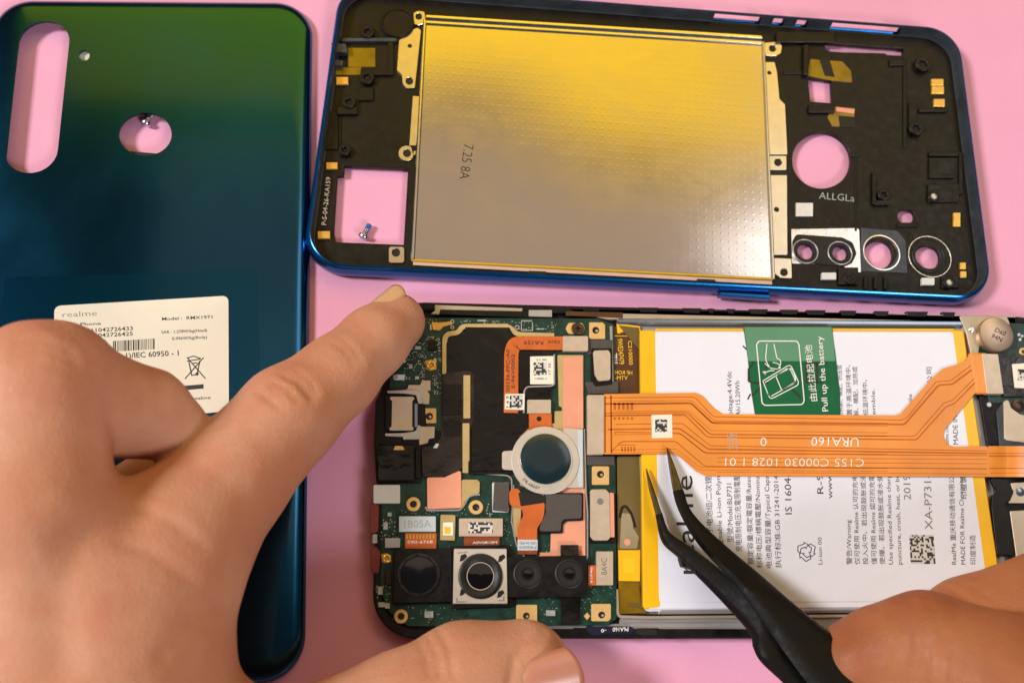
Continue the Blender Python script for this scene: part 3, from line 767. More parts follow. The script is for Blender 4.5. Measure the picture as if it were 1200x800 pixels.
    # headphone socket with its two brackets
    js = chip('socket_body', A, (86, 490, 236, 660), zb+1.1, 'black_plastic', .5, bev=.2)
    chip('socket_plate', A, [(110, 498), (215, 498), (224, 506), (213, 518), (212, 636), (220, 646), (214, 656), (108, 656), (104, 646), (115, 636), (117, 518), (106, 508)], zb+1.3, 'shield_tan', .12)
    chip('socket_edge', A, (223, 530, 238, 640), zb+1.2, 'rail', .1)
    for pts, zt in (([(195, 443), (250, 443), (258, 422), (298, 422), (298, 468), (282, 470), (294, 488), (292, 532), (264, 532), (258, 500), (240, 498), (180, 486), (178, 468), (190, 460)], zb+.7),
                    ([(95, 470), (200, 466), (240, 470), (262, 490), (262, 530), (240, 530), (230, 492), (180, 484), (95, 481)], zb+1.0),
                    ([(250, 638), (318, 638), (316, 690), (290, 695), (285, 714), (245, 724), (244, 700)], zb+.7),
                    ([(85, 670), (170, 668), (222, 660), (238, 632), (252, 632), (250, 698), (170, 698), (168, 686), (85, 682)], zb+1.0)):
        chip('socket_bracket', A, pts, zt, 'silver' if zt > zb+.8 else 'shield_tan', .12)
    # L-shaped sensor flex with its two lugs
    fx = strip('sensor_flex', A, [(925, 248), (720, 246), (690, 252), (677, 290), (675, 574)], 66, zb+.6, zb+.78, 'flex_brown', mb, rad=5)
    zt = zb+.83
    text('RA159', A, (826, 238), (736, 236), (826, 256), zt, 'ink', mb, .0)
    text('C610', A, (905, 236), (850, 234), (905, 250), zt, 'ink', mb, .0)
    text('00136-FPC-A0', A, (668, 475), (668, 278), (652, 475), zt, 'ink', mb, .0)
    text('S-96V0002', A, (692, 460), (692, 300), (676, 460), zt, 'ink', mb, .0)
    chip('flex_lug', A, (918, 214, 1037, 285), zb+1.1, 'shield_tan', .3)
    chip('data_label', A, [(648, 485), (740, 485), (738, 560), (646, 558)], zb+.86, 'paper', .1, bev=.02)
    chip('dot_code', A, [(670, 492), (730, 493), (728, 553), (668, 551)], zb+.89, 'dot_code', 0, bev=0)
    text('1 6 5', A, (664, 548), (664, 495), (652, 548), zb+.9, 'ink', mb, .01)
    chip('data_label', A, [(765, 310), (880, 308), (878, 440), (765, 440)], zb+.64, 'paper', .1, bev=.02)
    chip('dot_code', A, (780, 338, 842, 398), zb+.68, 'dot_code', 0, bev=0)
    text('0 11 W5', A, (795, 331), (842, 331), (795, 320), zb+.68, 'ink', mb, .0)
    text('1-09001-1', A, (788, 419), (842, 419), (788, 409), zb+.68, 'ink', mb, .0)
    text('17 30', A, (862, 392), (862, 342), (849, 392), zb+.68, 'ink', mb, .0)
    strip('shield_edge', A, [(878, 300), (878, 440), (865, 448), (750, 452), (737, 470), (735, 575)], 7, zb, zb+.75, 'silver', mb, rad=1.2)
    # copper strip on its shield
    chip('shield_can', A, [(893, 303), (1015, 303), (1015, 650), (880, 650), (880, 565), (915, 565), (915, 550), (900, 540)], zb+.5, 'shield_gold', .3)
    chip('copper_pad', A, [(922, 312), (1012, 312), (1014, 648), (920, 648)], zb+.62, 'copper', .2, bev=.03)
    # other connector lugs
    chip('flex_lug', A, [(1060, 282), (1135, 280), (1142, 300), (1142, 420), (1085, 425), (1068, 395)], zb+1.1, 'shield_tan', .6)
    chip('connector_seat', A, [(1052, 272), (1150, 272), (1150, 440), (1070, 450), (1052, 420)], zb+.5, 'black_plastic', .3)
    chip('connector_seat', A, (1034, 232, 1150, 300), zb+.3, 'grey_foam', .1)
    chip('connector_seat', C, [(615, 520), (825, 515), (825, 590), (640, 595)], zb+.3, 'grey_foam', .1)
    chip('flex_lug', A, (752, 512, 863, 576), zb+1.1, 'shield_tan', .15)
    chip('flex_tab', A, [(760, 577), (866, 577), (866, 650), (760, 650)], zb+.8, 'flex_brown', .1)
    disc('tab_hole', A, (807, 602), 12, zb+.7, zb+.84, 'hole_dark', mb, .01)
    # board screw
    chip('screw_seat', A, [(945, 152), (1010, 152), (1022, 178), (1010, 206), (945, 205), (931, 178)], zb+.15, 'gold_pad', .7)
    sc = lathe('board_screw', A, (989, 178), 29, [(1, zb+.1), (1, zb+.5), (.85, zb+.68), (0, zb+.75)], 'screw_dark', mb)
    for pl in ([(974, 178), (1004, 178)], [(989, 164), (989, 192)]): strip('screw_slot', A, pl, 8, zb+.6, zb+.79, 'hole_dark', mb)
    # top-left small parts
    chip('antenna_contact', A, [(303, 148), (345, 150), (398, 145), (402, 158), (360, 168), (340, 188), (308, 184)], zb+.6, 'gold', .1)
    for c in ((400, 146), (400, 173)): ring('solder_ring', A, c, 10, 5, zb, zb+.25, 'silver', mb, .05)
    ring('solder_ring', A, (704, 174), 12, 6, zb, zb+.25, 'silver', mb, .05)
    for b in ((518, 138, 560, 146), (295, 158, 303, 186), (224, 262, 254, 276), (312, 318, 326, 336), (196, 346, 212, 366), (226, 402, 244, 416), (724, 140, 775, 146), (796, 178, 830, 184)):
        chip('passive_chip', A, b, zb+.35, 'solder', 0, bev=.05)
    strip('trace_outline', A, [(724, 148), (724, 188), (776, 188), (776, 150)], 4, zb, zb+.06, 'solder', mb)
    chip('logic_chip', A, (288, 238, 328, 278), zb+.6, 'black_plastic', .05)
    for b in ((135, 312, 180, 336), (130, 394, 176, 418)):
        chip('capacitor', A, b, zb+.55, 'white_plate', .1); chip('capacitor_end', A, (b[0]-8, b[1]+2, b[0]+14, b[3]-2), zb+.62, 'silver', .1)
    for reg, c, r in ((A, (299, 350), 24), (D4, (90, 375), 22)):
        chip('coax_base', reg, [(c[0]-r*1.1, c[1]-r*.9), (c[0]+r*.2, c[1]-r*1.1), (c[0]+r*1.1, c[1]-r*.6), (c[0]+r*1.1, c[1]+r*.8), (c[0]-r*.2, c[1]+r*1.1), (c[0]-r*.9, c[1]+r*.8)], zb+.25, 'gold', .1)
        lathe('coax_socket', reg, c, r*.85, [(1, zb+.2), (1, zb+.7), (.8, zb+.78), (.62, zb+.7), (.58, zb+.3), (.3, zb+.28), (.25, zb+.6), (0, zb+.62)], 'gold', mb, 24)
    chip('white_plate', B, (40, 628, 207, 742), zb+.9, 'white_plate', .3)
    # lower left: copper on shield, beige wall
    chip('shield_wall', B, [(590, 595), (690, 595), (706, 610), (704, 680), (655, 692), (610, 735), (600, 770), (590, 772)], zb+.5, 'shield_gold', .5)
    chip('copper_pad', B, [(375, 582), (490, 578), (588, 535), (592, 772), (378, 780)], zb+.7, 'copper', .4)
    strip('shield_edge', B, [(368, 765), (375, 788), (580, 786), (602, 765), (640, 695), (706, 688)], 10, zb, zb+.4, 'silver', mb, rad=1)
    strip('shield_edge', B, [(650, 552), (880, 570), (905, 590), (907, 760)], 8, zb, zb+.5, 'silver', mb, rad=1)
    chip('film_border', B, [(640, 548), (907, 545), (907, 562), (650, 562)], zb+.66, 'black_plastic', 0)
    # foam plate
    chip('connector_seat', D4, [(587, 22), (600, 18), (662, 20), (664, 160), (588, 158)], zb+.6, 'white_plate', .3)
    chip('foam_plate', D4, [(598, 16), (668, 22), (662, 158), (590, 150)], zb+.9, 'grey_foam', .1)
    # connectors above the cameras
    cn = chip('camera_connector', D4, (150, 178, 323, 250), zb+1.0, 'blue_white', .15)
    text('1B05A', D4, (175, 232), (300, 230), (175, 196), zb+1.05, 'white_ink_dull', mb, .0)
    chip('camera_flex', D4, (178, 256, 326, 330), zb+.5, 'flex_brown', .05)
    for k in range(9): chip('flex_finger', D4, (184+k*15.5, 262, 192+k*15.5, 284), zb+.56, 'gold', 0, bev=.02)
    text('090-6768', D4, (190, 306), (308, 304), (190, 292), zb+.56, 'white_ink', mb, .0)
    fm = chip('flash_module', D4, [(345, 170), (415, 172), (412, 292), (343, 290)], zb+.5, 'shield_gold', .2)
    chip('flash_frame', D4, (356, 206, 405, 268), zb+.75, 'led_white', .1, bev=.05)
    chip('flash_led', D4, (364, 228, 391, 260), zb+.82, 'led_yellow', .1, bev=.03)
    chip('camera_connector', D4, (432, 188, 637, 272), zb+1.1, 'shield_tan', .2)
    chip('dot_code', D4, (476, 206, 590, 258), zb+1.13, 'dot_code', 0, bev=0)
    chip('camera_flex', D4, (455, 272, 622, 318), zb+.5, 'flex_brown_dark', .05)
    text('A0V0810M', D4, (495, 308), (610, 306), (495, 296), zb+.55, 'white_ink', mb, .0)
    # edge bits on the near short side
    P('edge_reflection', D4, [(16, 118), (56, 125), (52, 250), (14, 262)], 2.7, zb+.1, 'reflection_red', root, .3)  # red strips stand in for a reddish reflection, not a separate part
    P('edge_reflection', D4, [(14, 330), (40, 318), (64, 345), (56, 440), (40, 450), (16, 420)], 2.7, zb+.1, 'reflection_red', root, .3)
    chip('passive_chip', D4, (84, 280, 156, 326), zb+.8, 'silver', .15)
    for b in ((26, 262, 48, 304), (50, 508, 74, 546), (76, 206, 98, 240), (52, 580, 84, 604), (84, 584, 108, 610), (270, 622, 312, 654), (96, 160, 116, 178)):
        chip('passive_chip', D4, b, zb+.5, 'solder', .1)
    chip('logic_chip', D4, (86, 425, 114, 500), zb+.7, 'moulding_dark', .1)
    chip('passive_chip', F5, (350, 572, 405, 606), zb+.5, 'solder', .1)
    # side connector
    chip('camera_connector', F5, (645, 228, 743, 426), zb+1.0, 'shield_tan', .15)
    text('8A4C', F5, (706, 365), (706, 268), (672, 365), zb+1.05, 'ink_grey', mb, .0)
    chip('camera_flex', F5, (596, 310, 648, 427), zb+.6, 'flex_brown', .05)
    text('V1P40', F5, (622, 415), (622, 322), (606, 415), zb+.66, 'white_ink', mb, .0)
    # long lug over the battery side
    chip('connector_seat', F5, [(604, -110), (760, -110), (760, 180), (604, 182)], zb+.3, 'black_plastic', .2)
    chip('flex_lug', E5, [(655, 497), (745, 495), (770, 520), (775, 795), (760, 815), (668, 815), (650, 790), (650, 510)], zb+1.0, 'shield_tan', .7)
    disc('lug_mark', E5, (712, 572), 20, zb+.9, zb+1.05, 'ink_grey', mb, .01)
    chip('flex_edge', E5, [(772, 515), (798, 520), (802, 795), (775, 795)], zb+.9, 'copper', .1)
    chip('connector_seat', E5, [(615, 290), (800, 290), (800, 345), (625, 345)], zb+.3, 'grey_foam', .1)
    # fingerprint well: copper bed, dark foam, sensor
    chip('copper_pad', E5, [(205, 110), (260, 80), (600, 90), (618, 500), (620, 930), (330, 935), (330, 890), (400, 890), (410, 560), (210, 470)], zb+.3, 'copper', .2)
    chip('shield_wall', E5, [(165, 590), (220, 590), (210, 800), (170, 790)], zb+.5, 'shield_gold', .1)
    strip('shield_edge', E5, [(612, 120), (622, 500), (632, 640), (632, 930), (600, 945), (340, 948)], 9, zb, zb+.6, 'silver', mb, rad=.6)
    strip('shield_edge', E5, [(170, 470), (158, 700), (190, 850), (240, 920)], 8, zb, zb+.6, 'silver', mb, rad=.6)
    chip('foam_plate', E5, [(360, 518), (606, 518), (606, 690), (500, 695), (480, 715), (478, 770), (320, 772), (330, 700), (365, 640)], zb+.75, 'black_plastic', .3)
    chip('foam_plate', E5, [(366, 524), (598, 526), (596, 678), (488, 682), (470, 700), (466, 758), (326, 758), (345, 700), (372, 640)], zb+.95, 'grey_foam', .5)
    sf = chip('sensor_cable', E5, [(142, 492), (208, 488), (225, 560), (368, 560), (362, 650), (350, 690), (318, 740), (316, 880), (195, 880), (195, 740), (205, 710), (232, 660), (222, 606), (145, 606)], zb+1.1, 'flex_brown', 1.2)
    chip('cable_end', F5, (184, 160, 300, 222), zb+1.13, 'blue_white', .05, bev=.02)
    text('UW1 04 M9D', F5, (292, 172), (192, 170), (292, 190), zb+1.17, 'ink_grey', mb, .0)
    text('P40009', F5, (292, 196), (192, 194), (292, 216), zb+1.17, 'ink_grey', mb, .0)
    chip('cable_end', F5, (186, 222, 298, 246), zb+1.05, 'flex_brown_dark', .05, bev=.02)
    chip('sensor_tape', E5, [(200, 518), (240, 510), (368, 540), (370, 578), (215, 602)], zb+1.2, 'moulding_dark', .1)
    # ------------------------------------------------------ fingerprint sensor
    fs = P('fingerprint_sensor', E5, [(480, 112), (604, 120), (606, 488), (500, 486)], zb+.5, zb+1.1, 'sensor_ring', root, .3)
    P('sensor_tab', E5, [(98, 258), (190, 252), (190, 378), (98, 372)], zb+.5, zb+1.15, 'sensor_ring', fs, .6)
    P('sensor_strip', E5, [(572, 125), (602, 125), (604, 480), (574, 480)], zb+1.05, zb+1.16, 'blue_white', fs, .05, bev=.02)
    lathe('sensor_bezel', E5, (370, 312), 213, [(1, zb+.5), (1, zb+1.25), (.985, zb+1.33), (.8, zb+1.36), (.785, zb+1.55), (.75, zb+1.55), (.74, zb+1.4), (.5, zb+1.4)], 'sensor_ring', fs, 72)
    lathe('sensor_face', E5, (370, 305), 158, [(1, zb+1.3), (1, zb+1.58), (.98, zb+1.64), (.5, zb+1.65), (0, zb+1.65)], 'sensor', fs, 72)
    th = np.linspace(2.62, 1.87, 12)
    for k, s in enumerate('Z9LA80S7'):
        a = 2.45-k*.085*1.0
        cpt = (370+190*math.cos(a), 312+190*math.sin(a)); t = (math.sin(a), -math.cos(a))
        nrm = (-math.cos(a), -math.sin(a))
        text(s, E5, cpt, (cpt[0]+t[0]*13, cpt[1]+t[1]*13), (cpt[0]+nrm[0]*17, cpt[1]+nrm[1]*17), zb+1.39, 'ink', fs, .01)
    # ------------------------------------------------------ cameras
    def cam_root(reg, b, zt, mat, rad=.3, bev=.15): return P('camera_module', reg, b, zb-.1, zt, mat, root, rad, bev=bev)
    c1 = cam_root(D4, [(128, 334), (395, 326), (400, 582), (118, 586)], 5.5, 'black_plastic')
    lathe('lens_barrel', D4, (244, 452), 100, [(1, 5.4), (1, 5.75), (.93, 5.85), (.86, 5.85), (.82, 5.6), (.78, 5.62)], 'moulding_dark', c1, 56)
    lathe('lens', D4, (244, 452), 82, [(1, 5.45), (1, 5.68), (.6, 5.74), (0, 5.78)], 'lens_blue', c1, 56)
    for k in range(10):
        a = k*.628+.2
        strip('lens_notch', D4, [(244+88*math.cos(a), 452+88*math.sin(a)), (244+96*math.cos(a), 452+96*math.sin(a))], 14, 5.6, 5.88, 'black_plastic', c1)
    c2 = cam_root(D4, [(408, 330), (655, 330), (660, 588), (403, 588)], 5.9, 'sensor_ring', .25, .1)
    P('camera_frame', D4, [(392, 318), (672, 312), (684, 600), (396, 612)], zb-.05, 5.0, 'black_plastic', c2, .3)
    lathe('lens_barrel', D4, (532, 458), 104, [(1, 5.8), (1, 6.15), (.95, 6.3), (.86, 6.32), (.76, 6.2), (.62, 5.9), (.6, 5.8)], 'moulding_dark', c2, 56)
    lathe('lens', D4, (532, 458), 64, [(1, 5.7), (.95, 5.92), (.6, 6.04), (.3, 6.1), (0, 6.12)], 'lens_glass', c2, 56)
    for (u, v) in ((440, 375), (620, 378), (440, 535), (615, 545)):
        P('coil_notch', D4, [(u, v-14), (u+22, v-22), (u+30, v-8), (u+10, v+12), (u-6, v+16)], 5.85, 5.96, 'hole_dark', c2, .1, bev=.02)
    for pl in ([(420, 560), (420, 578), (465, 578)], [(640, 552), (640, 572), (615, 572)], [(425, 350), (470, 345)]):
        strip('frame_fold', D4, pl, 5, 5.85, 6.0, 'silver', c2)
    c3 = cam_root(F5, [(128, 258), (588, 252), (590, 496), (128, 500)], 5.7, 'black_plastic', .3)
    P('camera_tape', F5, [(436, 190), (540, 190), (542, 262), (436, 262)], zb, 5.2, 'black_tape', c3, .1)
    P('camera_tape', F5, [(436, 498), (550, 498), (552, 652), (440, 655)], zb, 4.6, 'black_film', c3, .1)
    for cc in ((243, 360), (487, 358)):
        lathe('lens_barrel', F5, cc, 84, [(1, 5.6), (1, 5.85), (.95, 5.93), (.88, 5.93), (.84, 5.76), (.5, 5.72), (.3, 5.6)], 'moulding_dark', c3, 48)
        lathe('lens', F5, cc, 30, [(1, 5.6), (.9, 5.72), (.4, 5.8), (0, 5.82)], 'lens_glass', c3, 30)
    # small passives in one mass
    V, Fc = [], []
    def tiny(reg, u, v, wu, wv, h=.2):
        q = mmp(reg, box4((u, v, u+wu, v+wv)), zb+h); i = len(V)
        V.extend([(x, y, zb-.02) for x, y in q]); V.extend([(x, y, zb+h) for x, y in q])
        Fc.extend([(i+7, i+6, i+5, i+4)]+[(i+k, i+k+4, i+(k+1) % 4+4, i+(k+1) % 4) for k in range(4)])
    for (a, b, c, d, n) in ((200, 215, 340, 300, 55), (170, 280, 275, 420, 60), (235, 300, 270, 420, 40), (305, 400, 326, 490, 36), (270, 215, 330, 235, 14)):
        for k in range(n):
            u, v = a+(c-a)*random.random(), b+(d-b)*random.random()
            if (u-299)**2+(v-350)**2 < 900 or (286 < u < 330 and 236 < v < 280): continue
            u, v = round(u/7)*7, round(v/7)*7
            tiny(A, u, v, *random.choice([(3, 5), (5, 3), (3, 3), (6, 4)]))
    for (a, b, c, d, n) in ((60, 180, 130, 270, 14), (40, 480, 110, 600, 14), (200, 600, 420, 680, 8), (560, 120, 600, 180, 8)):
        for k in range(n): tiny(D4, a+(c-a)*random.random(), b+(d-b)*random.random(), *random.choice([(4, 6), (6, 4)]))
    for (a, b, c, d, n) in ((100, 190, 150, 250, 14), (255, 130, 340, 150, 10), (330, 225, 345, 480, 26), (430, 140, 700, 158, 40), (700, 150, 930, 200, 40)):
        for k in range(n): tiny(A, round((a+(c-a)*random.random())/6)*6, round((b+(d-b)*random.random())/6)*6, *random.choice([(3, 4), (4, 3), (2, 2), (6, 3)]), .12)
    for (a, b, c, d, n) in ((330, 330, 345, 600, 14), (60, 270, 150, 280, 10), (160, 130, 340, 175, 26), (420, 120, 580, 180, 22), (640, 180, 670, 320, 16), (120, 590, 400, 690, 22)):
        for k in range(n): tiny(D4, round((a+(c-a)*random.random())/6)*6, round((b+(d-b)*random.random())/6)*6, *random.choice([(3, 4), (4, 3), (2, 2), (5, 3)]), .12)
    for (a, b, c, d, n) in ((590, 430, 760, 530, 24), (310, 500, 430, 640, 18), (550, 500, 610, 580, 10), (300, 180, 430, 250, 12)):
        for k in range(n): tiny(F5, round((a+(c-a)*random.random())/7)*7, round((b+(d-b)*random.random())/7)*7, *random.choice([(3, 5), (5, 3), (2, 2), (6, 4)]), .12)
    o = put('solder_dots', V, Fc, 'solder', mb); o['kind'] = 'stuff'

    # ------------------------------------------------------ battery
    zt = 5.0
    bt = P('battery', FULL, [(752, 386), (1128, 386.5), (1176, 713), (755, 716)], 2.8, zt-.1, 'battery_white', root, 1.2, bev=.6)
    P('end_tape', FULL, [(750, 386), (769, 386), (775, 712), (754, 714)], 3.0, zt, 'battery_yellow', bt, .8, bev=.3)
    P('end_tape', FULL, [(1112, 385.5), (1130, 386), (1178, 712), (1156, 712)], 3.0, zt, 'battery_yellow', bt, .8, bev=.4)
    lb = P('battery_label', FULL, [(767.5, 388), (1117, 388.5), (1160, 704), (772, 706)], zt-.3, zt+.03, 'battery_white', bt, .8, bev=.1)
    P('battery_skirt', FULL, [(769, 384.5), (1119, 384.5), (1119, 388), (769, 388)], 3.4, zt-.2, 'battery_yellow', bt, bev=.2)
    P('battery_skirt', FULL, [(772, 706.5), (1160, 704.5), (1163, 716), (772, 719)], 3.0, zt-.35, 'chassis_metal', bt, bev=.5)
    P('battery_gap', FULL, [(726, 719), (1180, 716), (1180, 720.5), (726, 723)], 2.8, 3.6, 'black_plastic', root)
    z = zt+.06
    def VT(s, reg, x, y0_, y1_, h, m='ink', b=0.): text(s, reg, (x, y0_), (x+(y0_-y1_)*-.03, y1_), (x-h, y0_), z, m, bt, b)
    VT('realme', H, 490, 480, 62, 78, 'ink', .0)
    VT('锂离子电池组/二次锂离子', H, 566, 380, 0, 22)
    VT('Rechargeable Li-ion Polymer', H, 608, 455, 20, 20)
    VT('型號/Model:BLP731', H, 652, 345, 95, 22)
    VT('充电限制电压/充電限制電壓', H, 688, 385, 60, 22)
    VT('额定容量/額定電容量/Rated', H, 737, 440, 62, 20)
    VT('标称电压/標稱電壓/Nomina', H, 775, 455, 62, 20)
    VT('电池典型容量/Typical Capa', H, 815, 455, 62, 20)
    VT('执行标准:GB 31241-2014', H, 855, 455, 62, 20)
    VT('IS 16046', K, 240, 255, 80, 28)
    VT('R-93', K, 370, 170, 60, 26)
    VT('www.', K, 408, 190, 80, 22)
    VT('Li-ion 00', K, 366, 462, 350, 17)
    VT('警告/Warning', K, 488, 462, 278, 19)
    VT('仅可使用 Realme 认可的充电', K, 520, 462, 92, 18)
    VT('投入火中。若出现鼓胀或浸', K, 554, 462, 92, 18)
    VT('僅可使用 Realme 認可的充電', K, 590, 462, 92, 18)
    VT('使爆。若出现鼓胀或浸水使', K, 624, 462, 92, 18)
    VT('Use specified Realme charg', K, 658, 462, 92, 18)
    VT('puncture, crush, heat, or bu', K, 694, 462, 92, 18)
    VT('2019', K, 732, 195, 92, 30, 'ink_grey')
    VT('XA-P731-', K, 822, 318, 92, 32, 'ink_grey')
    VT('RealMe 重庆移动通信有限公', K, 920, 462, 100, 19)
    VT('MADE FOR Realme Chongqing', K, 958, 462, 100, 19)
    VT('印度制造', K, 1000, 462, 340, 19)
    VT('印度製造', K, 963, 192, 60, 19)
    P('dot_code', K, [(725, 340), (826, 340), (834, 460), (732, 460)], z-.03, z, 'dot_code', bt, bev=0)
    VT('Voltage:4.4Vdc', I4, 75, 530, 300, 22)
    VT('mAh/15.20Wh', I4, 112, 530, 345, 22)
    VT('请勿拆卸、横配、挤压或', I4, 592, 540, 270, 19)
    VT('置于高温环境中。', I4, 632, 505, 270, 19)
    VT('拆解、横配、加热或', I4, 665, 540, 278, 19)
    VT('低温环境中。', I4, 708, 505, 340, 19)
    VT('disassemble.', J, 102, 620, 402, 17)
    VT('公司', J, 350, 380, 305, 19)
    VT('Chongqing Mobile', J, 270, 700, 425, 18)
    VT('co., Realme comm', J, 428, 700, 545, 17)
    VT('MADE IN', J, 468, 650, 520, 22)
    # recycling triangle
    for k in range(3):
        a = k*2*math.pi/3+.2
        cx, cy = 300+24*math.cos(a), 408+24*math.sin(a)
        t = (-math.sin(a), math.cos(a)); n = (math.cos(a), math.sin(a))
        q = lambda s, d: (cx+t[0]*s+n[0]*d, cy+t[1]*s+n[1]*d)
        strip('recycling_arrow', K, [q(-34, -14), q(-26, 8), q(2, 8), q(2, 15), q(16, 1), q(2, -13), q(2, -6), q(-18, -6), q(-24, -20), q(-34, -14)], 3.4, z-.03, z, 'ink', bt)
    # printed character marks beside and under the tab
    for pl in ([(122, 180), (140, 198)], [(158, 405), (145, 432)]): strip('printed_stroke', I4, pl, 7, z-.03, z, 'ink', bt)
    # green pull tab
    tb = P('pull_tab', I4, [(125, 92), (540, 92), (556, 210), (578, 400), (580, 505), (180, 505), (160, 380), (145, 230)], zt+.03, zt+.2, 'tab_green', bt, .3, bev=.04)
    P('tab_sleeve', I4, [(128, 92), (538, 92), (550, 172), (556, 252), (148, 252), (140, 180)], zt+.18, zt+.24, 'tab_green_pale', bt, 0, bev=.02)
    for pl in ([(160, 255), (175, 255), (150, 290), (150, 345), (175, 355), (240, 350)], [(230, 256), (232, 290)], [(420, 262), (520, 262)], [(420, 262), (420, 350), (500, 352)], [(470, 262), (470, 350)], [(350, 380), (395, 425)], [(205, 375), (165, 415)]):
        strip('printed_stroke', I4, pl, 9, zt+.16, zt+.215, 'ink', bt)
    zi = zt+.28
    ln = lambda pl, wd=4, nm='tab_icon': strip(nm, I4, pl, wd, zi-.03, zi, 'white_ink', bt, rad=1.0)
    ln([(200, 158), (375, 158), (385, 172), (410, 440), (400, 455), (225, 459), (212, 448), (186, 172), (200, 158)], 5)
    for pl in ([(216, 345), (345, 266), (388, 360), (250, 432), (216, 345)], [(226, 352), (340, 280), (372, 350), (256, 416)], [(275, 318), (305, 390)], [(285, 315), (350, 280), (375, 345), (310, 385)],
               [(235, 170), (228, 250), (255, 290)], [(268, 172), (282, 240), (298, 245), (300, 270), (285, 290)], [(225, 262), (250, 285), (285, 290), (300, 282), (288, 262), (262, 258)], [(270, 296), (240, 298), (222, 312)], [(236, 402), (246, 416)]):
        ln(pl)
    P('tab_icon', I4, [(214, 300), (230, 300), (228, 318)], zi-.03, zi, 'white_ink', bt, bev=0)
    text('由此拉起电池', I4, (470, 438), (442, 175), (442, 440), zi, 'white_ink', bt, .0)
    text('Pull up the battery', I4, (522, 486), (494, 135), (494, 488), zi, 'white_ink', bt, .004)
    # ------------------------------------------------------ battery lead bay (left of the battery)
    P('lead_bay', FULL, [(721, 381), (752, 384), (757, 716), (724, 719)], 2.85, 3.4, 'brown_film', root, .3)
    lf = P('battery_lead', Q3, [(135, 100), (330, 95), (400, 320), (405, 760), (120, 760), (118, 250)], 3.4, 3.6, 'brown_film', root, .3)
    P('amber_film', Q3, [(180, 70), (400, 95), (410, 150), (240, 150), (190, 170)], 3.6, 3.75, 'battery_yellow', root, .2, bev=.05)
    P('clear_film', Q3, [(200, 90), (390, 110), (400, 330)], 3.75, 3.85, 'olive_film', root, .1, bev=.03)
    ZT = 3.68
    Tq = lambda s, p0, p1, pt, m: text(s, Q3, p0, p1, pt, ZT, m, lf, .015)
    Tq('9WE247479', (188, 215), (205, 455), (236, 213), 'yellow_ink')
    Tq('C210000', (288, 232), (298, 460), (324, 230), 'yellow_ink')
    Tq('ZE15', (140, 350), (146, 452), (184, 348), 'white_ink')
    Tq('HF ROHS', (328, 552), (140, 545), (328, 515), 'yellow_ink')
    Tq('VTM-0', (285, 598), (140, 598), (285, 562), 'yellow_ink')
    strip('lead_mark', Q3, [(160, 188), (335, 190)], 7, 3.58, 3.66, 'yellow_ink', lf)
    ol = P('clear_film', Q4, [(35, -70), (178, -70), (195, 350), (185, 560), (150, 620), (40, 600)], 3.4, 3.62, 'olive_film', root, .6, bev=.05)
    P('clear_film', Q4, [(150, -70), (182, -70), (197, 350), (186, 560), (168, 560), (172, 350)], 3.55, 3.75, 'film_reflection', root, .2, bev=.05)  # light strip painting the highlight along the film's edge
    P('clear_film', Q4, [(60, 225), (120, 230), (118, 300), (150, 350), (140, 410), (50, 410)], 3.6, 3.66, 'film_reflection', root, .3, bev=.02)  # paler patch painting a grey reflection on the film
    strip('pen_mark', Q4, [(50, 250), (62, 195), (80, 188), (110, 225), (132, 300)], 14, 3.6, 3.68, 'hole_dark', ol, rad=2)
    disc('solder_dot', Q4, (90, 377), 18, 3.6, 3.75, 'copper', ol)
    ys = P('yellow_sticker', Q4, [(42, 418), (158, 418), (156, 580), (45, 578)], 3.62, 3.85, 'battery_yellow', root, .1, bev=.04)
    P('sticker_code', Q4, (70, 462, 130, 540), 3.84, 3.89, 'led_yellow', ys, bev=.01)
    P('amber_film', Q4, [(45, 578), (150, 585), (165, 720), (200, 745), (40, 750)], 3.4, 3.7, 'amber_tape', root, .2, bev=.05)
    P('lead_tab', Q4, [(165, 570), (205, 560), (218, 690), (180, 700)], 3.4, 3.8, 'hole_dark', root, .1)
    P('clear_film', Q4, [(90, 690), (280, 700), (300, 735), (90, 712)], 3.7, 3.82, 'olive_film', root, .1, bev=.03)
    strip('bay_wall', FULL, [(716, 382), (718, 460)], 3, 2.8, 4.1, 'chassis_metal', root)
    strip('bay_wall', FULL, [(723, 690), (724, 722), (760, 723), (1000, 721)], 3, 2.8, 4.0, 'chassis_tan', root, rad=1)

    # ------------------------------------------------------ long flex cable
    zf = 5.42
    fc = P('flex_cable', FULL, [(707, 461.5), (816, 460), (823, 463), (837, 478), (848, 485), (1050, 486.5), (1056, 484), (1092, 443), (1105, 431.5), (1131, 424), (1136.5, 413), (1143, 413), (1147, 459),
                                (1142, 461), (1107, 503), (1105.5, 510), (1110, 520), (1117, 523), (1158, 522.5), (1160, 558.5), (827, 557.5), (816, 552), (798, 536), (789, 531.5), (707, 532)], zf-.16, zf, 'flex_orange', root, .5, bev=.03)
    n = 18
    Lp, Rp, Z = [], [], []
    for k in range(n+1):
        t = k/n; x = 1158+t*62
        Lp.append((x, 522.5)); Rp.append((x+.8, 558.6))
        Z.append(zf-.08-.9*math.exp(-((t-.36)/.2)**2) + (.9*math.exp(-((t-.78)/.16)**2) if t > .3 else 0))
    o = ribbon('cable_tail', Rp, Lp, Z, .16, 'flex_orange', fc, False)
    for f, wd in ((.22, .03), (.3, .05), (.7, .04), (.86, .02)):
        qa = [(a[0]+(b[0]-a[0])*f, a[1]+(b[1]-a[1])*f) for a, b in zip(Lp, Rp)]; qb = [(a[0]+(b[0]-a[0])*(f+wd), a[1]+(b[1]-a[1])*(f+wd)) for a, b in zip(Lp, Rp)]
        ribbon('copper_trace', qb, qa, [v+.015 for v in Z], .16, 'flex_trace', fc, False)
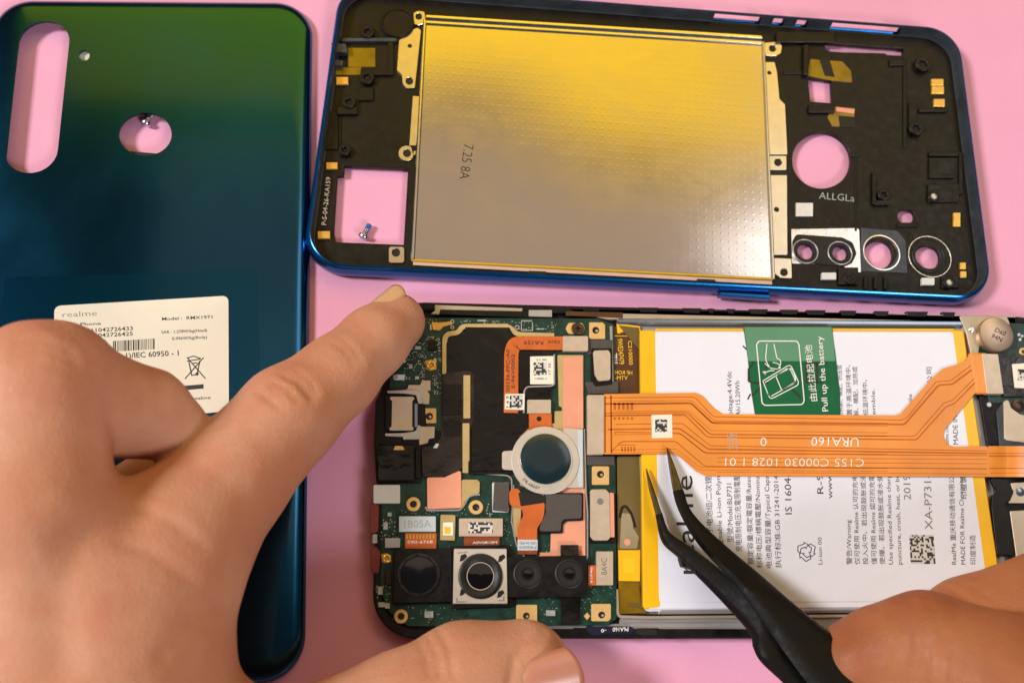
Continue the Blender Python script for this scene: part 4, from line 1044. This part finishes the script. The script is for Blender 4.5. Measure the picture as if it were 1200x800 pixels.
    P('cable_connector', A, [(1033, 490), (1112, 490), (1110, 768), (1034, 770)], zb-.05, zf+.08, 'shield_tan', fc, .15)
    P('cable_fold', FULL, [(1136, 413), (1157, 413), (1160, 461), (1144, 461)], 4.6, zf+.06, 'flex_orange', fc, .3, bev=.3)
    P('cable_connector', Q1, [(165, 342), (265, 345), (300, 592), (195, 592)], 4.0, zf+.12, 'shield_tan', fc, .1)
    zq = zf+.02
    tr = lambda pl, wd=1.1, m='flex_trace': strip('copper_trace', FULL, pl, wd, zf-.02, zq, m, fc, rad=.6)
    tr([(709, 466), (814, 465), (836, 488), (1057, 492), (1063, 489), (1097, 447), (1114, 446), (1138, 428)])
    tr([(709, 473), (810, 472), (834, 495), (1060, 497), (1100, 451), (1116, 450), (1139, 433)], 2.2)
    tr([(709, 484), (806, 483), (832, 509), (1072, 511), (1106, 472), (1116, 469), (1142, 443)])
    tr([(709, 487), (803, 486), (829, 512), (1074, 515), (1109, 476), (1118, 473), (1143, 448)], 1.6)
    tr([(722, 497), (800, 496), (832, 522), (1157, 528)])
    tr([(712, 503), (797, 502), (830, 526), (1157, 531)], 2.0)
    tr([(722, 508), (720, 506), (796, 507), (827, 531), (1157, 533.5)])
    tr([(724, 520), (730, 517), (792, 517), (826, 546), (1157, 549)], 1.4)
    tr([(716, 529), (724, 521), (745, 521)])
    for dy, wd in ((4, .7), (7.5, .6), (16, .7), (20, .6), (43, .7), (61, .6), (64.5, .6)):
        tr([(718, 466+dy), (812-dy*.32, 465+dy), (838-dy*.3, 489+dy*.95), (1040, 492+dy*.93)], wd)
    for y in (536, 541, 553): tr([(840, y), (1157, y+2)], .7)
    tr([(709, 464), (709, 530)], 1.6, 'flex_brown_dark'); tr([(716, 463), (716.5, 531)], 1.6, 'flex_brown_dark')
    for k in range(5):
        for b in ((719+k*5, 472, 722+k*5, 480), (719+k*5, 488.5, 722+k*5, 491.5), (728+k*3.6, 523, 730+k*3.6, 529)): P('trace_mesh', FULL, b, zf-.02, zq, 'flex_trace', fc, bev=0)
    zl = zf+.05
    text('URA160', I4, (666, 612), (444, 608), (664, 654), zl, 'white_ink', fc, -.004)
    text('0', I4, (234, 610), (204, 610), (234, 652), zl, 'white_ink', fc, -.01)
    text('主板', I4, (95, 668), (92, 590), (54, 668), zl, 'white_ink_dull', fc, -.012)
    text('C155 C00030 1028 1 01', I4, (690, 708), (40, 704), (690, 748), zl, 'white_ink', fc, -.012)
    P('data_label', G, [(318, 518), (410, 516), (412, 620), (320, 622)], zf, zf+.1, 'paper', fc, .1, bev=.02)
    P('dot_code', G, (334, 538, 388, 594), zf+.08, zf+.13, 'dot_code', fc, bev=0)

    # ------------------------------------------------------ far end board
    eb = P('charging_board', FULL, [(1150, 374), (1230, 380), (1236, 470), (1160, 472), (1146, 412)], 2.8, 3.9, 'pcb', root, .4)
    P('chassis_corner', FULL, [(1124, 370), (1180, 371), (1184, 380), (1150, 392), (1146, 416), (1138, 414), (1132, 388)], 2.8, 4.2, 'chassis_tan', root, .4)
    lathe('chassis_rivet', Q1, (105, 188), 20, [(1, 4.1), (1, 4.4), (.6, 4.6), (0, 4.6)], 'silver', root, 20)
    vm = lathe('vibration_motor', J, (641, 156), 76, [(1, 3.8), (1, 5.8), (.97, 6.0), (.93, 6.05), (0, 6.05)], 'motor', root, 48)
    text('D60', J, (630, 146), (676, 166), (640, 128), 6.1, 'hole_dark', vm, .0)
    text('94N', J, (614, 172), (660, 192), (624, 154), 6.1, 'hole_dark', vm, .0)
    ring('screw_ring', Q1, (424, 330), 25, 12, 3.9, 4.2, 'gold_pad', eb)
    for b in ((388, 215, 405, 232), (410, 225, 425, 240), (396, 245, 412, 262)): P('passive_chip', Q1, b, 3.85, 4.3, 'solder', eb, .05)
    P('black_tape', Q1, [(265, 352), (440, 350), (440, 610), (300, 610)], 3.8, 4.6, 'black_tape', eb, .3)
    dl = P('data_label', Q1, [(352, 408), (440, 402), (440, 560), (368, 555)], 4.58, 4.68, 'paper', eb, .05, bev=.02)
    P('dot_code', Q1, (388, 440, 440, 510), 4.66, 4.71, 'dot_code', eb, bev=0)
    P('speaker_frame', FULL, [(1148, 462), (1236, 464), (1242, 700), (1188, 700), (1158, 525)], 2.8, 3.8, 'black_plastic', root, .4)
    P('speaker_gasket', Q1, [(255, 700), (300, 640), (440, 640), (440, 960), (280, 960)], 3.7, 4.2, 'moulding_wall', root, .3)
    P('speaker_plate', Q1, [(300, 640), (330, 628), (345, 680), (400, 720), (440, 730), (440, 900), (305, 880)], 3.8, 4.5, 'shield_tan', root, .6)
    lathe('screw_post', Q1, (395, 665), 38, [(1, 3.8), (1, 4.6), (.6, 4.7), (.5, 4.3), (0, 4.3)], 'screw_dark', root, 24)
    lathe('chassis_rivet', Q1, (210, 660), 16, [(1, 3.8), (.8, 4.0), (0, 4.0)], 'silver', root, 18)
    P('seal_strip', Q2, [(215, 315), (320, 330), (362, 400), (340, 460), (300, 480), (330, 520), (372, 800), (260, 800), (225, 500), (232, 430), (270, 400), (240, 370)], 3.7, 4.5, 'moulding_dark', root, .5)
    P('speaker_plate', Q2, [(345, 350), (440, 345), (440, 475), (330, 475), (362, 410)], 3.7, 4.3, 'shield_tan', root, .2)
    P('speaker_plate', Q2, [(340, 525), (440, 520), (440, 810), (380, 810)], 3.7, 4.3, 'shield_tan', root, .2)
    lathe('rubber_dot', Q2, (405, 405), 26, [(1, 4.2), (1, 4.5), (.7, 4.6), (0, 4.6)], 'rail', root, 20)
opened_phone()

# ------------------------------------------------------------------ tweezers
def tweezers():
    root = empty('tweezers', (*U(960, 780, 20), 0), 'black curved tweezers with bare metal tips held over the battery', 'tweezers')
    def arm(Ledge, Redge, Z, th):
        st = subdiv_path([(*a, *b, z) for a, b, z in zip(Ledge, Redge, Z)], 6)
        return [tuple(s[:2]) for s in st], [tuple(s[2:4]) for s in st], [s[4] for s in st]
    tipz = 6.4
    # far arm, crossing above
    Lf = [(781, 524), (784, 545), (789.5, 575), (797, 598), (815, 630), (838, 657), (864, 683), (908, 744), (926, 768), (950, 800), (990, 850)]
    Rf = [(781.8, 524), (790.5, 545), (800.5, 574), (811, 601), (845, 635), (890, 673), (928, 706), (965, 737), (999, 764), (1030, 797), (1075, 850)]
    Zf = [6.0, 7.2, 8.4, 9.8, 12, 14.5, 17, 19.5, 21, 23, 26]
    # near arm
    Ln = [(757, 549), (760.5, 571), (769, 603), (777, 634), (799, 655), (846, 702), (879, 739), (885, 758), (895, 776), (926, 806), (965, 855)]
    Rn = [(757.8, 549), (767, 575), (775.5, 601), (785, 624), (811, 642), (850, 672), (878, 694), (912, 742), (926, 772), (962, 808), (1004, 855)]
    Zn = [6.0, 7.0, 8.2, 9.4, 11.4, 13.5, 15.4, 17.2, 18.4, 20.4, 23.4]
    for Lx, Rx, Zx, nm, cut in ((Lf, Rf, Zf, 'arm', 2), (Ln, Rn, Zn, 'arm', 2)):
        a, b, z = arm(Lx, Rx, Zx, 2)
        th = [min(2.2, .5+i*.09) for i in range(len(a))]
        c = cut*6+1
        def rb(name, i0, i1, mat, grow=0.):
            V, Fc = [], []; m = i1-i0
            for i in range(i0, i1):
                p = np.array([*U(*a[i], z[i]), z[i]]); q = np.array([*U(*b[i], z[i]), z[i]]); t = th[i]/2+grow
                d = q-p
                for s, h in ((0, -.8), (-.02, 0), (.1, .9), (.3, 1.05), (.7, 1.05), (.9, .9), (1.02, 0), (1, -.8)): V.append(tuple(p+d*(s+(s-.5)*grow*.4)+np.array([0, 0, h*t])))
            for i in range(m-1):
                for j in range(8): Fc.append((i*8+j, i*8+(j+1) % 8, (i+1)*8+(j+1) % 8, (i+1)*8+j))
            Fc += [tuple(range(8))[::-1], tuple(range((m-1)*8, m*8))]
            o = put(name, V, Fc, mat, root, True); o.data.set_sharp_from_angle(angle=math.radians(50)); return o
        rb(nm, c-1, len(a), 'tweezer_black', .12)
        rb('tip', 0, c+1, 'tweezer_steel')
    # stop pin joining the arms
    P('stop_block', FULL, [(796, 650), (812, 656), (814, 667), (800, 663)], 8.5, 10.8, 'tweezer_black', root, .3)
tweezers()

# ------------------------------------------------------------------ hands
def smin(a, b, k):
    h = np.clip(.5+.5*(b-a)/k, 0, 1)
    return b*(1-h)+a*h-k*h*(1-h)
def smax(a, b, k): return -smin(-a, -b, k)
def cone(Pg, a, b, ra, rb):
    a, b = np.array(a, np.float32), np.array(b, np.float32); ab = b-a
    t = np.clip(((Pg-a)@ab)/(ab@ab), 0, 1)
    return np.linalg.norm(Pg-a-t[..., None]*ab, axis=-1)-(ra+(rb-ra)*t)
def nets(Fv, org, h):
    n = np.array(Fv.shape); s = Fv < 0
    cell = np.zeros(n-1, np.int8)
    for i in (0, 1):
        for j in (0, 1):
            for k in (0, 1): cell += s[i:n[0]-1+i, j:n[1]-1+j, k:n[2]-1+k]
    act = (cell > 0) & (cell < 8); ijk = np.argwhere(act)
    idx = -np.ones(n-1, np.int64); idx[act] = np.arange(len(ijk))
    acc = np.zeros((len(ijk), 3)); cnt = np.zeros(len(ijk))
    crn = [(i, j, k) for i in (0, 1) for j in (0, 1) for k in (0, 1)]
    for p in crn:
        for ax in range(3):
            if p[ax]: continue
            q = list(p); q[ax] = 1
            fa = Fv[ijk[:, 0]+p[0], ijk[:, 1]+p[1], ijk[:, 2]+p[2]]; fb = Fv[ijk[:, 0]+q[0], ijk[:, 1]+q[1], ijk[:, 2]+q[2]]
            m = (fa < 0) != (fb < 0); t = fa[m]/(fa[m]-fb[m])
            pos = np.tile(np.array(p, float), (m.sum(), 1)); pos[:, ax] += t
            acc[m] += pos; cnt[m] += 1
    V = org+h*(ijk+acc/cnt[:, None])
    Fc = []
    for ax in range(3):
        o1, o2 = (ax+1) % 3, (ax+2) % 3
        sl0 = [slice(None)]*3; sl1 = [slice(None)]*3
        sl0[ax] = slice(0, n[ax]-1); sl1[ax] = slice(1, n[ax])
        d = s[tuple(sl0)] != s[tuple(sl1)]
        e = np.argwhere(d)
        e = e[(e[:, o1] > 0) & (e[:, o2] > 0) & (e[:, o1] < n[o1]-1) & (e[:, o2] < n[o2]-1)]
        ins = s[e[:, 0], e[:, 1], e[:, 2]]
        def cid(d1, d2):
            q = e.copy(); q[:, o1] -= d1; q[:, o2] -= d2
            return idx[q[:, 0], q[:, 1], q[:, 2]]
        quad = np.stack([cid(1, 1), cid(0, 1), cid(0, 0), cid(1, 0)], 1)
        quad[~ins] = quad[~ins][:, ::-1]
        Fc.append(quad)
    return V, np.concatenate(Fc)
def pt(px, py, z): return np.array([*U(px, py, z), z])
def hand_mesh(name, chains, mat, root, h=.8, k_in=2.5, groups=None, carve=(), bumps=()):
    """chains: lists of (px, py, z, r); smooth union along a chain, softer union between chains"""
    pts = [(pt(*q[:3]), q[3]) for ch in chains for q in ch['p']]
    lo = np.min([p-r-4 for p, r in pts], 0); hi = np.max([p+r+4 for p, r in pts], 0)
    n = np.ceil((hi-lo)/h).astype(int)+1
    ax = [lo[i]+h*np.arange(n[i]) for i in range(3)]
    Pg = np.stack(np.meshgrid(*ax, indexing='ij'), -1).astype(np.float32)
    D = None
    for ch in chains:
        d = None
        q = ch['p']
        for a, b in zip(q[:-1], q[1:]):
            c = cone(Pg, pt(*a[:3]), pt(*b[:3]), a[3], b[3])
            d = c if d is None else smin(d, c, ch.get('ki', k_in))
        D = d if D is None else smin(D, d, ch['k'])
    for (px, py, z, r, amt, soft) in bumps:                       # swellings (+) and hollows (-)
        g = np.linalg.norm(Pg-pt(px, py, z).astype(np.float32), axis=-1)
        D = D-amt*np.exp(-(g/r)**2)
    for line, zs, sg, depth in carve:                             # skin creases, cut from above along a line
        q = [np.array(U(*p, zs), np.float32) for p in line]; dm = None
        XY = Pg[:, :, 0, :2]
        for a, b in zip(q[:-1], q[1:]):
            ab = b-a; t = np.clip(((XY-a)@ab)/(ab@ab), 0, 1)
            d2 = np.linalg.norm(XY-a-t[..., None]*ab, axis=-1); dm = d2 if dm is None else np.minimum(dm, d2)
        g = depth*np.exp(-(dm/sg)**2)
        D = D+g[:, :, None]*(Pg[..., 2] > zs-9)
    V, Fc = nets(D, lo, h)
    # relax
    E_ = np.concatenate([Fc[:, [0, 1]], Fc[:, [1, 2]], Fc[:, [2, 3]], Fc[:, [3, 0]]])
    for _ in range(3):
        acc = np.zeros_like(V); cnt = np.zeros(len(V))
        np.add.at(acc, E_[:, 0], V[E_[:, 1]]); np.add.at(acc, E_[:, 1], V[E_[:, 0]])
        np.add.at(cnt, E_[:, 0], 1); np.add.at(cnt, E_[:, 1], 1)
        V = V*.4+.6*acc/cnt[:, None]
    return put(name, V.tolist(), Fc.tolist(), mat, root, True)
def nail(c0, axis, normal, width, length, radius, mat, root, name='fingernail'):
    axis = axis/np.linalg.norm(axis); normal = normal-axis*(normal@axis); normal /= np.linalg.norm(normal)
    side = np.cross(axis, normal); V, Fc = [], []; nu, nv = 15, 13
    for lay in (0, 1):
        for j in range(nv):
            v = j/(nv-1)
            for i in range(nu):
                u = -1+2*i/(nu-1)
                hw = width/2*(1-.18*(1-v)**2)
                end = length*(v*1.0)-(u*u)*length*.16*(1 if v > .5 else -1)*abs(2*v-1)
                a = u*hw/radius
                rr = radius-lay*.5-.35*(v-.4)**2-.7*(abs(u)**4)-.7*max(0, 1-v/.18)**2
                V.append(tuple(c0+axis*end+side*(rr*math.sin(a))+normal*(rr*math.cos(a)-radius)))
    for j in range(nv-1):
        for i in range(nu-1):
            q = (j*nu+i, j*nu+i+1, (j+1)*nu+i+1, (j+1)*nu+i)
            Fc.append(q); Fc.append(tuple(x+nu*nv for x in q[::-1]))
    bd = [i for i in range(nu)]+[j*nu+nu-1 for j in range(1, nv)]+[(nv-1)*nu+i for i in range(nu-2, -1, -1)]+[j*nu for j in range(nv-2, 0, -1)]
    for a, b in zip(bd, bd[1:]+bd[:1]): Fc.append((b, a, a+nu*nv, b+nu*nv))
    return put(name, V, Fc, mat, root, True)

def left_hand():
    root = empty('hand', (*U(150, 700, 0), 0), 'hand pinching the phone corner with outstretched index finger and thumb', 'hand')
    ix = [(464, 377, 9.4, 6.3), (438, 400, 13, 7.2), (395, 441, 17.5, 8.2), (338, 488, 21.5, 9.8), (268, 564, 26, 10.9), (205, 640, 31, 13.2)]
    mid = [(40, 720, 40, 14.5), (36, 610, 45, 12.6), (46, 456, 45, 11.2), (70, 447, 42.5, 10.2)]
    mid2 = [(62, 448, 42, 9.8), (118, 474, 37, 9.0), (172, 484, 33, 7.8), (206, 500, 29, 5.8)]
    ringf = [(160, 582, 9, 7.5), (212, 544, 9, 7)]
    palm = [(203, 640, 31, 12.5), (140, 760, 33, 16.5), (90, 920, 32, 20)]
    ring2 = [(-50, 720, 34, 14), (-75, 540, 33, 12), (-30, 515, 27, 10.5), (40, 570, 17, 9)]
    curl = [(40, 730, 22, 14), (120, 690, 14, 11), (188, 655, 11.5, 9)]
    palm2 = [(40, 720, 38, 15), (30, 850, 36, 20)]
    palm3 = [(118, 705, 35, 13), (100, 850, 35, 19)]
    web = [(178, 690, 31, 12.5), (178, 790, 29, 12.5), (240, 925, 24, 12.5)]
    thumb = [(235, 915, 28, 15), (355, 905, 22, 14), (470, 840, 16.5, 11.6), (545, 800, 13.5, 11.2), (612, 784, 11.6, 9.6)]
    ch = [dict(p=palm, k=8), dict(p=palm2, k=12), dict(p=curl, k=4), dict(p=ring2, k=2), dict(p=palm3, k=12), dict(p=ix, k=4, ki=2.0), dict(p=web, k=6), dict(p=thumb, k=6), dict(p=mid, k=5, ki=3), dict(p=mid2, k=1.2), dict(p=ringf, k=.8)]
    T_ = lambda px, py, z, dx: pt(px+dx, py, z)
    carve = [([(306, 461), (316, 470), (328, 480)], 30, .6, 0.72), ([(320, 449), (336, 456), (350, 472)], 30, .55, 0.80), ([(333, 441), (350, 450), (364, 468)], 30, .6, 0.96), ([(346, 434), (362, 446), (372, 462)], 29, .5, 0.64),
             ([(314, 455), (326, 463), (338, 478)], 30, .45, 0.48), ([(340, 437), (356, 449), (368, 466)], 29.5, .4, 0.48),
             ([(392, 402), (406, 414), (416, 430)], 24, .5, 0.48), ([(400, 397), (413, 409), (422, 424)], 23.5, .45, 0.48),
             ([(18, 402), (46, 396), (78, 408)], 56, .7, 0.56), ([(12, 413), (44, 407), (80, 419)], 57, .7, 0.64), ([(14, 426), (46, 420), (78, 431)], 57, .6, 0.48),
             ([(596, 806), (603, 770), (617, 752), (640, 740)], 22, .7, .6), ([(500, 742), (512, 765), (516, 790)], 24, .6, 0.64), ([(514, 738), (527, 762), (530, 790)], 24, .6, 0.72), ([(490, 748), (500, 770), (503, 792)], 24, .5, 0.48),
             ([(170, 600), (205, 612), (240, 640)], 42, .8, 0.40), ([(150, 640), (185, 650), (225, 680)], 44, .8, 0.35), ([(95, 640), (80, 700), (85, 780)], 50, 3.5, 1.12), ([(270, 700), (230, 720), (200, 770)], 42, 1.0, 0.40)]
    o = hand_mesh('skin', ch, 'skin', root, .62, carve=carve, bumps=[(335, 470, 30, 8, .6, 0), (200, 610, 40, 14, .8, 0), (40, 680, 54, 16, .8, 0), (50, 420, 52, 9, .4, 0), (395, 425, 27, 6, -.25, 0)])
    # index nail seen edge-on along the far side of the tip
    a, b = pt(*ix[1][:3]), pt(*ix[0][:3])
    ax = b-a; nrm = np.array([-.5, .8, .42])
    nrm = nrm-ax*(nrm@ax)/(ax@ax); nrm /= np.linalg.norm(nrm)
    nail(a+ax*.1+nrm*6.75, ax, nrm, 11, 12.0, 7.0, 'nail', root)
    a, b = pt(*thumb[3][:3]), pt(*thumb[4][:3])
    ax = b-a; nrm = np.array([.3, -.35, .9]); nrm = nrm-ax*(nrm@ax)/(ax@ax); nrm /= np.linalg.norm(nrm)
    nail(a+ax*.66+nrm*10.35, ax, nrm, 14, 13, 10.2, 'nail_thumb', root, 'thumbnail')
left_hand()
def right_hand():
    root = empty('hand', (*U(1120, 780, 0), 0), 'hand gripping the black tweezers beside the white battery', 'hand')
    f1 = [(1000, 780, 17, 8.4), (1035, 770, 19, 9.4), (1085, 764, 22, 11.0), (1150, 795, 26, 12.6), (1240, 840, 28, 15)]
    f2 = [(1075, 765, 10, 8.4), (1140, 735, 13, 9.8), (1240, 712, 18, 12)]
    pm_ = [(1240, 840, 26, 16), (1300, 800, 24, 18)]
    o = hand_mesh('skin', [dict(p=f1, k=3), dict(p=f2, k=1.2), dict(p=pm_, k=8)], 'skin_shaded', root, .62,
                  carve=[([(1060, 712), (1064, 750), (1058, 800)], 30, .8, .6), ([(1076, 706), (1082, 750), (1080, 800)], 31, .7, .45), ([(1094, 708), (1100, 750), (1100, 800)], 32, .7, .4), ([(1048, 716), (1050, 750), (1042, 795)], 28, .6, .35),
                         ([(1128, 690), (1150, 712)], 22, .6, .4), ([(1140, 682), (1163, 706)], 22, .6, .35)],
                  bumps=[(1085, 735, 30, 9, .6, 0), (1066, 756, 30, 5, -.5, 0)])
right_hand()
